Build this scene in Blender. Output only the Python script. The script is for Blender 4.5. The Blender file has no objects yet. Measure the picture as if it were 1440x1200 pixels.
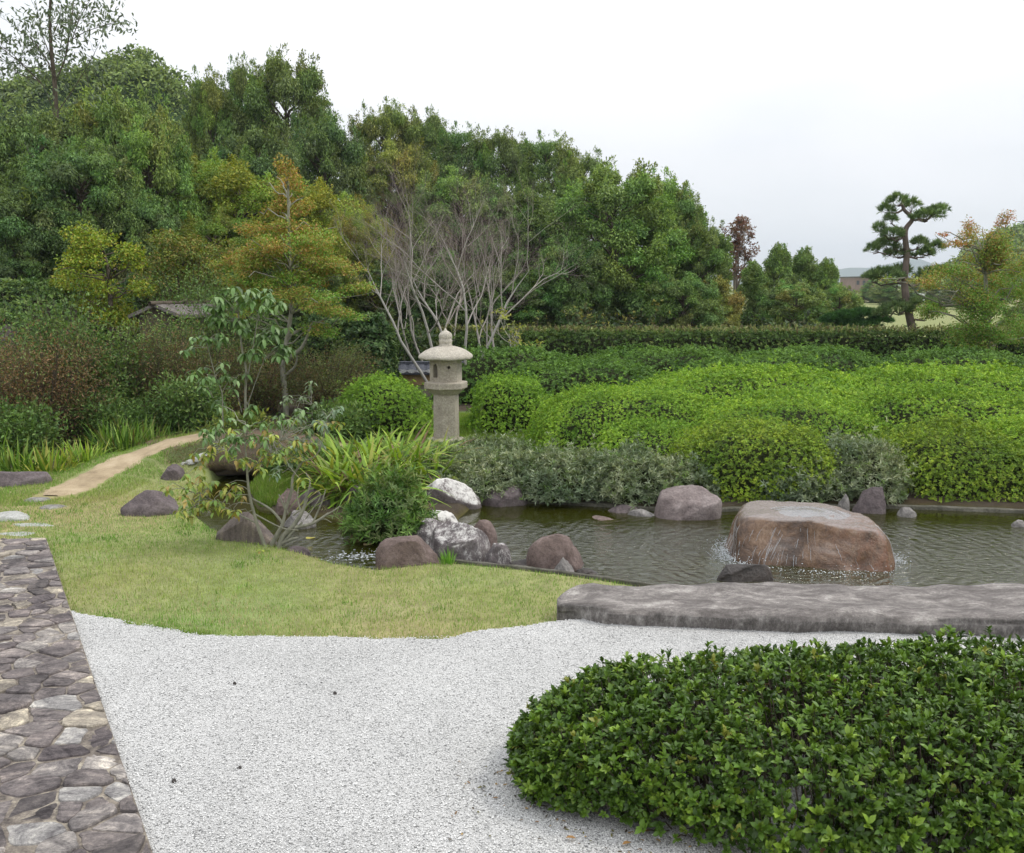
import bpy, math, random
import numpy as np
from mathutils import Vector, noise as mnoise
R = math.radians
sc = bpy.context.scene
COL = sc.collection
# ------------------------------------------------------------------ camera
CH, FPX, PITCH = 2.3, 1350.0, math.atan(200/1350.0)
cd = bpy.data.cameras.new('camera'); cam = bpy.data.objects.new('camera', cd); COL.objects.link(cam)
cam.location = (0, 0, CH); cam.rotation_euler = (math.pi/2-PITCH, 0, 0)
cd.sensor_width = 36; cd.lens = 36*FPX/1440; cd.clip_end = 9000; cd.clip_start = 0.1
sc.camera = cam
# ------------------------------------------------------------------ light
SUN_EL, SUN_AZ = 52, 78          # azimuth clockwise from +Y (view direction): from the right
w = bpy.data.worlds.new("World"); sc.world = w; w.use_nodes = True
nt = w.node_tree; nt.nodes.clear()
def N(t, ty, **k):
    n = t.nodes.new(ty)
    for a, b in k.items(): setattr(n, a, b)
    return n
out = N(nt, 'ShaderNodeOutputWorld'); bg = N(nt, 'ShaderNodeBackground')
sky = N(nt, 'ShaderNodeTexSky', sky_type='NISHITA', sun_disc=False, sun_elevation=R(SUN_EL), sun_rotation=R(SUN_AZ))
tc = N(nt, 'ShaderNodeTexCoord'); mp = N(nt, 'ShaderNodeMapping'); mp.inputs['Scale'].default_value = (1, 1, 2.2)
nz = N(nt, 'ShaderNodeTexNoise'); nz.inputs['Scale'].default_value = 1.6; nz.inputs['Detail'].default_value = 5
cr = N(nt, 'ShaderNodeMapRange'); cr.inputs[1].default_value = .3; cr.inputs[2].default_value = .62; cr.inputs[3].default_value = .58; cr.inputs[4].default_value = .985
mx = N(nt, 'ShaderNodeMix', data_type='RGBA'); mx.inputs[7].default_value = (9.6, 9.7, 9.95, 1)
nt.links.new(tc.outputs['Generated'], mp.inputs[0]); nt.links.new(mp.outputs[0], nz.inputs['Vector'])
nt.links.new(nz.outputs['Fac'], cr.inputs[0]); nt.links.new(cr.outputs[0], mx.inputs[0])
# overcast sky: brighter overhead than at the horizon
sz = N(nt, 'ShaderNodeSeparateXYZ'); zr = N(nt, 'ShaderNodeMapRange'); zr.inputs[1].default_value = .12; zr.inputs[2].default_value = .95; zr.inputs[3].default_value = .76; zr.inputs[4].default_value = 1.5
vs = N(nt, 'ShaderNodeVectorMath', operation='SCALE')
nt.links.new(tc.outputs['Generated'], sz.inputs[0]); nt.links.new(sz.outputs[2], zr.inputs[0]); nt.links.new(zr.outputs[0], vs.inputs['Scale'])
nt.links.new(sky.outputs[0], mx.inputs[6]); nt.links.new(mx.outputs[2], vs.inputs[0]); nt.links.new(vs.outputs[0], bg.inputs[0])
bg.inputs[1].default_value = 0.103
nt.links.new(bg.outputs[0], out.inputs[0])
sd = bpy.data.lights.new('sun', 'SUN'); sd.energy = 1.1; sd.angle = R(14); sd.color = (1, .95, .86)
so = bpy.data.objects.new('sun', sd); COL.objects.link(so)
sv = Vector((math.sin(R(SUN_AZ))*math.cos(R(SUN_EL)), math.cos(R(SUN_AZ))*math.cos(R(SUN_EL)), math.sin(R(SUN_EL))))
so.rotation_euler = sv.to_track_quat('Z', 'Y').to_euler(); so.location = sv*50
sc.view_settings.view_transform = 'Standard'; sc.view_settings.look = 'None'
sc.view_settings.exposure = 0.5; sc.view_settings.gamma = 1
sc.cycles.max_bounces = 8; sc.cycles.diffuse_bounces = 3; sc.cycles.glossy_bounces = 3
sc.cycles.transmission_bounces = 4; sc.cycles.transparent_max_bounces = 8; sc.cycles.volume_bounces = 0
sc.cycles.use_denoising = True
sc.cycles.caustics_reflective = False; sc.cycles.caustics_refractive = False

# ------------------------------------------------------------------ picture ray -> place
def ray(px, py):
    a = (px-720)/FPX; b = (600-py)/FPX
    c, s = math.cos(PITCH), math.sin(PITCH)
    return (a, c+b*s, -s+b*c)
def G(px, py, z=0.0):
    d = ray(px, py); t = (z-CH)/d[2]
    return (d[0]*t, d[1]*t)
def P(px, py, D):
    d = ray(px, py); t = D/d[1]
    return np.array((d[0]*t, D, CH+d[2]*t))
def PXM(D, z=0.0):                       # pixels per metre at forward distance D
    return FPX/(D*math.cos(PITCH)+(CH-z)*math.sin(PITCH))
# ------------------------------------------------------------------ objects
def tag(o, label=None, cat=None, group=None, kind=None):
    if label: o['label'] = label
    if cat: o['category'] = cat
    if group: o['group'] = group
    if kind: o['kind'] = kind
    return o
def empty(name, loc, label=None, cat=None, group=None):
    o = bpy.data.objects.new(name, None); COL.objects.link(o); o.location = loc
    o.empty_display_size = .1
    return tag(o, label, cat, group)
def mesh(name, V, F, C=None, smooth=False):
    V = np.asarray(V, np.float32); me = bpy.data.meshes.new(name)
    if isinstance(F, np.ndarray): groups = [F]
    else: groups = [np.asarray(f) for f in F if len(f)]
    nf = sum(len(g) for g in groups); nl = sum(g.size for g in groups)
    me.vertices.add(len(V)); me.vertices.foreach_set('co', V.ravel())
    me.loops.add(nl); me.polygons.add(nf)
    me.loops.foreach_set('vertex_index', np.concatenate([g.ravel() for g in groups]).astype(np.int32))
    tot = np.concatenate([np.full(len(g), g.shape[1], np.int32) for g in groups])
    st = np.concatenate([[0], np.cumsum(tot)[:-1]]).astype(np.int32)
    me.polygons.foreach_set('loop_start', st); me.polygons.foreach_set('loop_total', tot)
    if smooth: me.polygons.foreach_set('use_smooth', np.ones(nf, bool))
    if C is not None:
        a = me.color_attributes.new('col', 'FLOAT_COLOR', 'POINT')
        C4 = np.ones((len(V), 4), np.float32); C4[:, :3] = C; a.data.foreach_set('color', C4.ravel())
    me.update(calc_edges=True); me.validate()
    return me
def link(name, me, mat, parent=None, loc=None):
    o = bpy.data.objects.new(name, me); COL.objects.link(o)
    if mat and not me.materials: me.materials.append(mat)
    if loc is not None: o.location = loc
    if parent is not None: o.parent = parent
    return o
def polymesh(name, V, F, mat, parent=None, C=None, smooth=False, loc=None, bevel=0):
    me = bpy.data.meshes.new(name); me.from_pydata([tuple(map(float, v)) for v in V], [], [tuple(f) for f in F])
    if C is not None:
        a = me.color_attributes.new('col', 'FLOAT_COLOR', 'POINT')
        a.data.foreach_set('color', np.concatenate([np.asarray(C, np.float32).reshape(-1, 3), np.ones((len(V), 1), np.float32)], 1).ravel())
    if smooth: me.shade_smooth()
    me.update(); o = link(name, me, mat, parent, loc)
    if bevel:
        m = o.modifiers.new('b', 'BEVEL'); m.width = bevel; m.segments = 2; m.limit_method = 'ANGLE'
    return o
# ------------------------------------------------------------------ materials
def newmat(name):
    m = bpy.data.materials.new(name); m.use_nodes = True; t = m.node_tree; t.nodes.clear()
    o = N(t, 'ShaderNodeOutputMaterial'); p = N(t, 'ShaderNodeBsdfPrincipled'); t.links.new(p.outputs[0], o.inputs[0])
    return m, t, p, o
def ramp(t, stops):
    r = N(t, 'ShaderNodeValToRGB'); e = r.color_ramp.elements
    while len(e) < len(stops): e.new(.5)
    for i, (q, c) in enumerate(stops): e[i].position = q; e[i].color = (*c, 1)
    return r
def noise_node(t, scale, detail=6, rough=.6, coord='Object', sc3=None, dist=0):
    c = N(t, 'ShaderNodeTexCoord'); n = N(t, 'ShaderNodeTexNoise')
    n.inputs['Scale'].default_value = scale; n.inputs['Detail'].default_value = detail; n.inputs['Roughness'].default_value = rough
    n.inputs['Distortion'].default_value = dist
    if sc3:
        mpn = N(t, 'ShaderNodeMapping'); mpn.inputs['Scale'].default_value = sc3
        t.links.new(c.outputs[coord], mpn.inputs[0]); t.links.new(mpn.outputs[0], n.inputs['Vector'])
    else: t.links.new(c.outputs[coord], n.inputs['Vector'])
    return n
def bump(t, p, src, strength=.5, dist=.02, prev=None):
    b = N(t, 'ShaderNodeBump'); b.inputs['Strength'].default_value = strength; b.inputs['Distance'].default_value = dist
    t.links.new(src, b.inputs['Height'])
    if prev: t.links.new(prev.outputs[0], b.inputs['Normal'])
    t.links.new(b.outputs[0], p.inputs['Normal']); return b
def mixc(t, fac, a, b, mode='MIX'):
    m = N(t, 'ShaderNodeMix', data_type='RGBA', blend_type=mode)
    for s, v in ((0, fac), (6, a), (7, b)):
        if hasattr(v, 'is_linked') or hasattr(v, 'node'): t.links.new(v, m.inputs[s])
        elif isinstance(v, (int, float)): m.inputs[s].default_value = v
        else: m.inputs[s].default_value = (*v, 1)
    return m.outputs[2]
def leafmat(name, transl=.25, rough=.5, spec=.22, tint=True):
    m, t, p, o = newmat(name)
    a = N(t, 'ShaderNodeAttribute', attribute_name='col')
    c = a.outputs['Color']
    if tint:
        oi = N(t, 'ShaderNodeObjectInfo'); c = mixc(t, 1.0, c, oi.outputs['Color'], 'MULTIPLY')
    t.links.new(c, p.inputs['Base Color']); p.inputs['Roughness'].default_value = rough
    p.inputs['Specular IOR Level'].default_value = spec
    tr = N(t, 'ShaderNodeBsdfTranslucent'); ms = N(t, 'ShaderNodeMixShader'); ms.inputs[0].default_value = transl
    c2 = mixc(t, 1.0, c, (1.25, 1.2, .6), 'MULTIPLY')
    t.links.new(c2, tr.inputs[0]); t.links.new(p.outputs[0], ms.inputs[1]); t.links.new(tr.outputs[0], ms.inputs[2])
    t.links.new(ms.outputs[0], o.inputs[0]); return m
M = {}
M['leaf'] = leafmat('foliage'); M['glossleaf'] = leafmat('glossy_foliage', .2, .4, .32)
M['grass'] = leafmat('grass_blades', .3, .6, .2, False)
def barkmat(name, c1, c2, scale=12):
    m, t, p, o = newmat(name); n = noise_node(t, scale, 6, .65, 'Object', (1, 1, .35))
    r = ramp(t, [(.3, c1), (.7, c2)]); t.links.new(n.outputs['Fac'], r.inputs[0])
    t.links.new(r.outputs[0], p.inputs['Base Color']); p.inputs['Roughness'].default_value = .95; p.inputs['Specular IOR Level'].default_value = .08
    bump(t, p, n.outputs['Fac'], .6, .01); return m
M['bark'] = barkmat('bark', (.06, .05, .04), (.16, .13, .1))
M['bark_grey'] = barkmat('pale_grey_bark', (.25, .23, .2), (.5, .47, .42))
M['bark_sap'] = barkmat('sapling_bark', (.16, .16, .12), (.34, .33, .26), 25)
M['bark_pine'] = barkmat('pine_bark', (.1, .08, .07), (.24, .19, .16))
M['shadehull'] = barkmat('dark_inner_hull', (.012, .018, .006), (.04, .045, .018), 30)  # near-black colour of the added hull that stops see-through light in shrubs
def vcolmat(name, rough=.9, nscale=8, amt=.5, bscale=30, bstr=.5, bdist=.02, spec=.2, coord='Object'):
    m, t, p, o = newmat(name); a = N(t, 'ShaderNodeAttribute', attribute_name='col')
    n = noise_node(t, nscale, 8, .7, coord); mr = N(t, 'ShaderNodeMapRange'); mr.inputs[1].default_value = .25; mr.inputs[2].default_value = .75
    mr.inputs[3].default_value = 1-amt; mr.inputs[4].default_value = 1+amt
    t.links.new(n.outputs['Fac'], mr.inputs[0])
    vm = N(t, 'ShaderNodeVectorMath', operation='SCALE'); t.links.new(a.outputs['Color'], vm.inputs[0]); t.links.new(mr.outputs[0], vm.inputs['Scale'])
    t.links.new(vm.outputs[0], p.inputs['Base Color']); p.inputs['Roughness'].default_value = rough; p.inputs['Specular IOR Level'].default_value = spec
    n2 = noise_node(t, bscale, 6, .7, coord); bump(t, p, n2.outputs['Fac'], bstr, bdist); return m
M['ground'] = vcolmat('ground', .95, 6, .35, 40, .8, .03)
def paving_mat():
    m, t, p, o = newmat('paving_stone'); a = N(t, 'ShaderNodeAttribute', attribute_name='col')
    n1 = noise_node(t, 3.2, 12, .78, 'Object', (1, 1.6, 1), .8); r1 = ramp(t, [(.38, (.3, .28, .29)), (.47, (.75, .73, .72)), (.55, (1.2, 1.16, 1.1)), (.64, (2.5, 2.4, 2.15))]); t.links.new(n1.outputs['Fac'], r1.inputs[0])
    n2 = noise_node(t, 38, 8, .85); r2 = ramp(t, [(.3, (.45, .45, .45)), (.5, (1, 1, 1)), (.72, (1.7, 1.7, 1.65))]); t.links.new(n2.outputs['Fac'], r2.inputs[0])
    c = mixc(t, 1.0, a.outputs['Color'], r1.outputs[0], 'MULTIPLY'); c = mixc(t, 1.0, c, r2.outputs[0], 'MULTIPLY')
    t.links.new(c, p.inputs['Base Color']); p.inputs['Roughness'].default_value = .85; p.inputs['Specular IOR Level'].default_value = .25
    b = bump(t, p, n1.outputs['Fac'], .7, .02); bump(t, p, n2.outputs['Fac'], .8, .01, b); return m
M['stonecol'] = paving_mat()
M['plain'] = vcolmat('painted', .6, 5, .12, 20, .1, .005)
def rockmat(name, c1, c2, c3, lichen=None, lo=.5, hi=.62, rough=.85, scale=5, streak=(1, 1, 1), spec=.3, topness=.6):
    m, t, p, o = newmat(name)
    n = noise_node(t, scale, 10, .68, 'Object', streak, .3); r = ramp(t, [(.3, c1), (.5, c2), (.72, c3)])
    t.links.new(n.outputs['Fac'], r.inputs[0]); c = r.outputs[0]
    n3 = noise_node(t, 45, 8, .8); mr = N(t, 'ShaderNodeMapRange'); mr.inputs[1].default_value = .3; mr.inputs[2].default_value = .7; mr.inputs[3].default_value = .55; mr.inputs[4].default_value = 1.4
    t.links.new(n3.outputs['Fac'], mr.inputs[0])
    vm = N(t, 'ShaderNodeVectorMath', operation='SCALE'); t.links.new(c, vm.inputs[0]); t.links.new(mr.outputs[0], vm.inputs['Scale']); c = vm.outputs[0]
    if lichen:
        g = N(t, 'ShaderNodeNewGeometry'); sp = N(t, 'ShaderNodeSeparateXYZ'); t.links.new(g.outputs['Normal'], sp.inputs[0])
        n2 = noise_node(t, 5, 12, .85, 'Object', (2.2, 2.2, .8))
        ma = N(t, 'ShaderNodeMath', operation='MULTIPLY_ADD'); t.links.new(sp.outputs[2], ma.inputs[0]); ma.inputs[1].default_value = topness*.35; t.links.new(n2.outputs['Fac'], ma.inputs[2])
        m2 = N(t, 'ShaderNodeMapRange'); m2.inputs[1].default_value = lo; m2.inputs[2].default_value = hi; t.links.new(ma.outputs[0], m2.inputs[0])
        c = mixc(t, m2.outputs[0], c, lichen)
    t.links.new(c, p.inputs['Base Color']); p.inputs['Roughness'].default_value = rough; p.inputs['Specular IOR Level'].default_value = spec
    b = bump(t, p, n.outputs['Fac'], .7, .05); bump(t, p, n3.outputs['Fac'], .8, .014, b)
    return m
M['rock_dark'] = rockmat('dark_purplish_rock', (.07, .058, .06), (.13, .105, .105), (.21, .18, .175), (.33, .31, .3), .78, .95)
M['rock_brown'] = rockmat('brown_rock', (.09, .065, .055), (.17, .125, .11), (.26, .2, .18), (.3, .27, .25), .8, .97)
M['rock_white'] = rockmat('white_topped_rock', (.08, .065, .065), (.15, .125, .12), (.25, .22, .21), (.66, .64, .6), .6, .7, topness=.75)
M['rock_mottled'] = rockmat('mottled_rock', (.08, .07, .07), (.14, .12, .12), (.28, .25, .24), (.58, .56, .53), .56, .66, topness=.3)
M['rock_grey'] = rockmat('grey_rock', (.12, .115, .11), (.23, .215, .2), (.36, .34, .32), (.46, .45, .42), .7, .9)
M['rock_pink'] = rockmat('pinkish_rock', (.12, .095, .09), (.22, .18, .17), (.33, .285, .27), (.42, .38, .34), .75, .95, streak=(1, 1, .6))
M['rock_streak'] = rockmat('streaked_rock', (.1, .08, .075), (.17, .14, .125), (.3, .25, .2), None, streak=(3.2, .6, .35), scale=4)
M['rock_pale'] = rockmat('pale_stepping_stone', (.28, .28, .26), (.44, .44, .41), (.58, .58, .55), None)
M['rock_wet'] = rockmat('wet_dark_rock', (.02, .017, .016), (.045, .035, .03), (.08, .06, .05), None, rough=.3, spec=.5)
# fountain stone: brown, wet, rust-coloured towards its right face
def fountain_mat():
    m, t, p, o = newmat('wet_fountain_stone')
    n = noise_node(t, 4, 10, .7, 'Object', (1, 1, .8), .4)
    r = ramp(t, [(.3, (.022, .012, .007)), (.45, (.075, .038, .018)), (.58, (.17, .095, .05)), (.72, (.28, .19, .125))]); t.links.new(n.outputs['Fac'], r.inputs[0])
    c = N(t, 'ShaderNodeTexCoord'); s = N(t, 'ShaderNodeSeparateXYZ'); t.links.new(c.outputs['Object'], s.inputs[0])
    g = N(t, 'ShaderNodeNewGeometry'); sn = N(t, 'ShaderNodeSeparateXYZ'); t.links.new(g.outputs['Normal'], sn.inputs[0])
    mr = N(t, 'ShaderNodeMapRange'); mr.inputs[1].default_value = .55; mr.inputs[2].default_value = .95; t.links.new(sn.outputs[2], mr.inputs[0])
    c1 = mixc(t, mr.outputs[0], r.outputs[0], (.22, .18, .16))
    vr = noise_node(t, 9, 8, .75, 'Object', (2, 2, .4)); r2 = ramp(t, [(.42, (.0, .0, .0)), (.6, (1, 1, 1))]); t.links.new(vr.outputs['Fac'], r2.inputs[0])
    mr3 = N(t, 'ShaderNodeMapRange'); mr3.inputs[1].default_value = 0; mr3.inputs[2].default_value = .6; mr3.inputs[4].default_value = .7; t.links.new(s.outputs[0], mr3.inputs[0])
    ml = N(t, 'ShaderNodeMath', operation='MULTIPLY'); t.links.new(r2.outputs[0], ml.inputs[0]); t.links.new(mr3.outputs[0], ml.inputs[1])
    c2 = mixc(t, ml.outputs[0], c1, (.17, .06, .022))
    n3 = noise_node(t, 50, 8, .8); mr4 = N(t, 'ShaderNodeMapRange'); mr4.inputs[1].default_value = .3; mr4.inputs[2].default_value = .7; mr4.inputs[3].default_value = .6; mr4.inputs[4].default_value = 1.4
    t.links.new(n3.outputs['Fac'], mr4.inputs[0]); vm = N(t, 'ShaderNodeVectorMath', operation='SCALE'); t.links.new(c2, vm.inputs[0]); t.links.new(mr4.outputs[0], vm.inputs['Scale'])
    t.links.new(vm.outputs[0], p.inputs['Base Color']); p.inputs['Roughness'].default_value = .25; p.inputs['Specular IOR Level'].default_value = .6
    b = bump(t, p, n.outputs['Fac'], .6, .06); bump(t, p, n3.outputs['Fac'], .5, .012, b); return m
M['fountain'] = fountain_mat()
def slab_mat():
    m, t, p, o = newmat('weathered_granite')
    n = noise_node(t, 5, 14, .82, 'Object', (.7, 1.5, 1.5), .3)
    r = ramp(t, [(.34, (.08, .068, .062)), (.47, (.155, .138, .128)), (.56, (.28, .255, .235)), (.66, (.52, .49, .45))]); t.links.new(n.outputs['Fac'], r.inputs[0])
    n2 = noise_node(t, 60, 8, .92); mr = N(t, 'ShaderNodeMapRange'); mr.inputs[1].default_value = .3; mr.inputs[2].default_value = .7; mr.inputs[3].default_value = .5; mr.inputs[4].default_value = 1.5
    t.links.new(n2.outputs['Fac'], mr.inputs[0]); vm = N(t, 'ShaderNodeVectorMath', operation='SCALE'); t.links.new(r.outputs[0], vm.inputs[0]); t.links.new(mr.outputs[0], vm.inputs['Scale'])
    g = N(t, 'ShaderNodeNewGeometry'); sn = N(t, 'ShaderNodeSeparateXYZ'); t.links.new(g.outputs['Normal'], sn.inputs[0])
    st = noise_node(t, 16, 12, .85, 'Object', (1, 1, .45)); r3 = ramp(t, [(.36, (.06, .055, .05)), (.48, (.15, .135, .125)), (.58, (.3, .28, .26)), (.68, (.52, .5, .47))]); t.links.new(st.outputs['Fac'], r3.inputs[0])
    mr2 = N(t, 'ShaderNodeMapRange'); mr2.inputs[1].default_value = .35; mr2.inputs[2].default_value = .75; t.links.new(sn.outputs[2], mr2.inputs[0])
    c = mixc(t, mr2.outputs[0], r3.outputs[0], vm.outputs[0])
    t.links.new(c, p.inputs['Base Color']); p.inputs['Roughness'].default_value = .88
    b = bump(t, p, n.outputs['Fac'], .6, .05); bump(t, p, n2.outputs['Fac'], .5, .008, b); return m
M['slab'] = slab_mat()
M['lantern'] = rockmat('lantern_granite', (.29, .255, .2), (.4, .355, .285), (.52, .475, .4), (.6, .57, .5), .8, 1.0, scale=3)
M['lantern_roof'] = rockmat('lantern_roof_granite', (.36, .32, .26), (.47, .43, .36), (.6, .56, .48), (.64, .61, .54), .8, 1.0, scale=3)
def gravel_mat():
    m, t, p, o = newmat('white_gravel')
    c = N(t, 'ShaderNodeTexCoord'); v = N(t, 'ShaderNodeTexVoronoi'); v.inputs['Scale'].default_value = 150
    t.links.new(c.outputs['Object'], v.inputs['Vector'])
    s = N(t, 'ShaderNodeSeparateColor'); t.links.new(v.outputs['Color'], s.inputs[0])
    r = ramp(t, [(0, (.16, .16, .16)), (.07, (.3, .3, .3)), (.14, (.54, .535, .52)), (.6, (.65, .645, .63)), (1, (.76, .755, .735))]); t.links.new(s.outputs[0], r.inputs[0])
    r2 = ramp(t, [(.25, (1, 1, 1)), (.8, (.5, .5, .49))]); t.links.new(v.outputs['Distance'], r2.inputs[0])
    cc = mixc(t, 1.0, r.outputs[0], r2.outputs[0], 'MULTIPLY')
    n = noise_node(t, 1.3, 5, .6); mr = N(t, 'ShaderNodeMapRange'); mr.inputs[1].default_value = .3; mr.inputs[2].default_value = .7; mr.inputs[3].default_value = .86; mr.inputs[4].default_value = 1.06
    t.links.new(n.outputs['Fac'], mr.inputs[0]); vm = N(t, 'ShaderNodeVectorMath', operation='SCALE'); t.links.new(cc, vm.inputs[0]); t.links.new(mr.outputs[0], vm.inputs['Scale'])
    t.links.new(vm.outputs[0], p.inputs['Base Color']); p.inputs['Roughness'].default_value = .85
    mu = N(t, 'ShaderNodeMath', operation='MULTIPLY'); mu.inputs[1].default_value = -1; t.links.new(v.outputs['Distance'], mu.inputs[0])
    bump(t, p, mu.outputs[0], .7, .008); return m
M['gravel'] = gravel_mat()
# ------------------------------------------------------------------ numeric helpers
def rs(seed): return np.random.RandomState(seed)
def unit(a): return a/np.maximum(np.linalg.norm(a, axis=-1, keepdims=True), 1e-9)
def sn(Pt, freq, seed, k=6):
    r = rs(seed); o = 0
    for i in range(k):
        d = r.normal(size=3); d /= np.linalg.norm(d); f = freq*(.6+1.2*r.rand())
        o = o+np.sin(Pt@d*f*6.283+r.rand()*6.28)
    return o/math.sqrt(k)/1.2
def seg_dist(X, Y, poly, closed=True):
    n = len(poly); best = np.full(X.shape, 1e9); inside = np.zeros(X.shape, bool)
    for i in range(n if closed else n-1):
        x0, y0 = poly[i]; x1, y1 = poly[(i+1) % n]
        dx, dy = x1-x0, y1-y0; L = dx*dx+dy*dy+1e-12
        t = np.clip(((X-x0)*dx+(Y-y0)*dy)/L, 0, 1)
        best = np.minimum(best, np.hypot(X-x0-t*dx, Y-y0-t*dy))
        if closed:
            c = ((y0 > Y) != (y1 > Y)); xi = x0+(Y-y0)*dx/(dy if abs(dy) > 1e-12 else 1e-12)
            inside ^= c & (X < xi)
    return best, inside
def sdf(X, Y, poly):
    d, i = seg_dist(X, Y, poly); return np.where(i, -d, d)
def sstep(a, b, x):
    t = np.clip((x-a)/(b-a), 0, 1); return t*t*(3-2*t)
def resample(pl, step=.12, jit=0, seed=0):
    o = []; r = random.Random(seed); n = len(pl)
    for i in range(n):
        a = pl[i]; b = pl[(i+1) % n]; L = math.dist(a, b)
        if L > 40*step: o.append(a); continue
        k = max(1, int(L/step))
        for j in range(k):
            t = j/k; o.append((a[0]+(b[0]-a[0])*t+r.uniform(-jit, jit), a[1]+(b[1]-a[1])*t+r.uniform(-jit, jit)))
    return o
# ------------------------------------------------------------------ site layout
WL = -0.065
near_px = [(262, 712), (300, 742), (345, 760), (390, 768), (430, 777), (470, 790), (530, 799), (625, 789), (700, 796), (770, 804), (850, 814), (905, 824), (1000, 832), (1440, 838), (1900, 845)]
far_px = [(1900, 722), (1440, 711), (1250, 704), (1120, 704), (960, 712), (900, 706), (745, 698), (670, 697), (640, 722), (590, 748), (500, 752), (478, 722), (430, 716), (365, 708)]
POND = [G(*p) for p in near_px]+[G(*p) for p in far_px]+[(-3.0, 10.75), (-3.05, 11.3), (-2.6, 11.7), (-2.4, 13.6), (-3.5, 13.6), (-3.6, 11.6), (-3.65, 10.7)]
lawn_edge_px = [(100, 861), (150, 869), (250, 886), (290, 895), (400, 899), (540, 899), (640, 895), (735, 882), (800, 874)]
GRAVEL = [G(*p, .045) for p in lawn_edge_px]+[G(1000, 868), (9, 6.25), (9, 1.2), (-1.2, 1.2)]+[G(190, 1200, .05), G(140, 1040, .05), G(90, 862, .05)]
pa, pb = G(65, 757, .07), G(215, 1200, .07); _d = (pb[0]-pa[0], pb[1]-pa[1])
PAVE = [pa, (pa[0]+_d[0]*1.5, pa[1]+_d[1]*1.5), (-7.5, pa[1]+_d[1]*1.5), (-7.5, pa[1]-.25)]
PATH = np.array([(-5.05, 10.3, .0), (-4.98, 10.75, .02), (-4.88, 11.2, .08), (-4.65, 11.65, .2), (-4.26, 11.95, .33), (-3.84, 12.15, .39), (-3.18, 12.2, .40), (-2.55, 12.2, .29), (-2.0, 12.2, .13), (-1.4, 12.5, .04), (-.6, 13.2, .0)])
def path_info(X, Y):
    best = np.full(X.shape, 1e9); z = np.zeros(X.shape)
    for a, b in zip(PATH[:-1], PATH[1:]):
        d = b-a; t = np.clip(((X-a[0])*d[0]+(Y-a[1])*d[1])/(d[0]**2+d[1]**2), 0, 1)
        q = np.hypot(X-a[0]-t*d[0], Y-a[1]-t*d[1]); m = q < best
        best = np.where(m, q, best); z = np.where(m, a[2]+t*d[2], z)
    return best, z
def H(X, Y, cut=True):
    X = np.asarray(X, float); Y = np.asarray(Y, float)
    z = 10*sstep(26, 95, Y)*sstep(6, -45, X)+.5*sstep(15, 24, Y)*sstep(-2, -8, X)
    z = z+5*sstep(30, 60, Y)*sstep(14, 2, X)
    z = z+.02*np.sin(X*1.3+1)*np.sin(Y*.9)*(Y < 40)
    d, pz = path_info(X, Y); z = np.maximum(z, pz*(1-sstep(.35, 1.15, d)))
    # planted knoll between stream and pond
    z = z+.16*np.exp(-(((X+1.55)/.6)**2+((Y-11.0)/.75)**2))+.05*np.exp(-(((X+2.5)/.5)**2+((Y-11.0)/.5)**2))
    if cut:
        s = sdf(X, Y, POND)
        z = np.where(s < .06, np.minimum(z, -.45*sstep(.06, -.3, s)), z)
    return z
def Hs(x, y): return float(H(np.array([x]), np.array([y]))[0])
# ------------------------------------------------------------------ ground
def axis(core0, core1, step, far0, far1, g=1.16):
    a = list(np.arange(core0, core1+1e-6, step)); s = step; v = a[-1]
    while v < far1: s *= g; v += s; a.append(v)
    s = step; v = a[0]; pre = []
    while v > far0: s *= g; v -= s; pre.append(v)
    return np.array(pre[::-1]+a)
gx = axis(-6.5, 6.5, .06, -4000, 4000); gy = axis(2.5, 14, .06, -300, 5200)
GX, GY = np.meshgrid(gx, gy); GZ = H(GX, GY)
nx, ny = len(gx), len(gy)
V = np.stack([GX, GY, GZ], -1).reshape(-1, 3)
ii = (np.arange(ny-1)[:, None]*nx+np.arange(nx-1)[None]).ravel()
F = np.stack([ii, ii+1, ii+nx+1, ii+nx], -1)
pond_s = sdf(V[:, 0], V[:, 1], POND); pd, _ = path_info(V[:, 0], V[:, 1])
n1 = sn(V*[1, 1, 0], .35, 3); n2 = sn(V*[1, 1, 0], 1.4, 4)
lawn = np.array([.28, .29, .12])+n1[:, None]*np.array([.05, .0, .02])+n2[:, None]*.012
soil = np.array([.07, .055, .038])+n2[:, None]*.008
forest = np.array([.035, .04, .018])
bed = np.array([.12, .12, .016])+np.clip(n1, -1, 1)[:, None]*np.array([.035, .022, .005])
farlawn = np.array([.23, .25, .1])+np.zeros((len(V), 1))
x, y = V[:, 0], V[:, 1]
wl = (1-sstep(9.6, 9.9, y))[:, None]*(1-sstep(-2.4, -2.0, x)*sstep(8.3, 8.8, y)[:])[:, None]
wl = np.maximum(wl, ((1-sstep(11.6, 12, y))*(1-sstep(-3.5, -3.2, x)))[:, None])        # front lawn
C = lawn*wl+soil*(1-wl)
lm = (sstep(-1.7, -1.2, x)*sstep(1.5, .6, x)*sstep(12.3, 12.8, y)*sstep(17.4, 16.9, y))[:, None]; C = C*(1-lm)+lawn*np.array([.75, 1.1, .8])*lm
lm = ((1-sstep(.5, 1.0, pd))*(x < -2))[:, None]; C = C*(1-lm)+lawn*lm
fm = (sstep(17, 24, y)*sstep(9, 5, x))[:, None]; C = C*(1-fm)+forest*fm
fm = (sstep(25, 27, y)*sstep(6, 9, x-.12*(y-25)))[:, None]; C = C*(1-fm)+farlawn*fm
bm = sstep(.02, -.08, pond_s)[:, None]; C = C*(1-bm)+bed*bm
tag(link('ground', mesh('ground', V, F, C, True), M['ground']), kind='structure')
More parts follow.
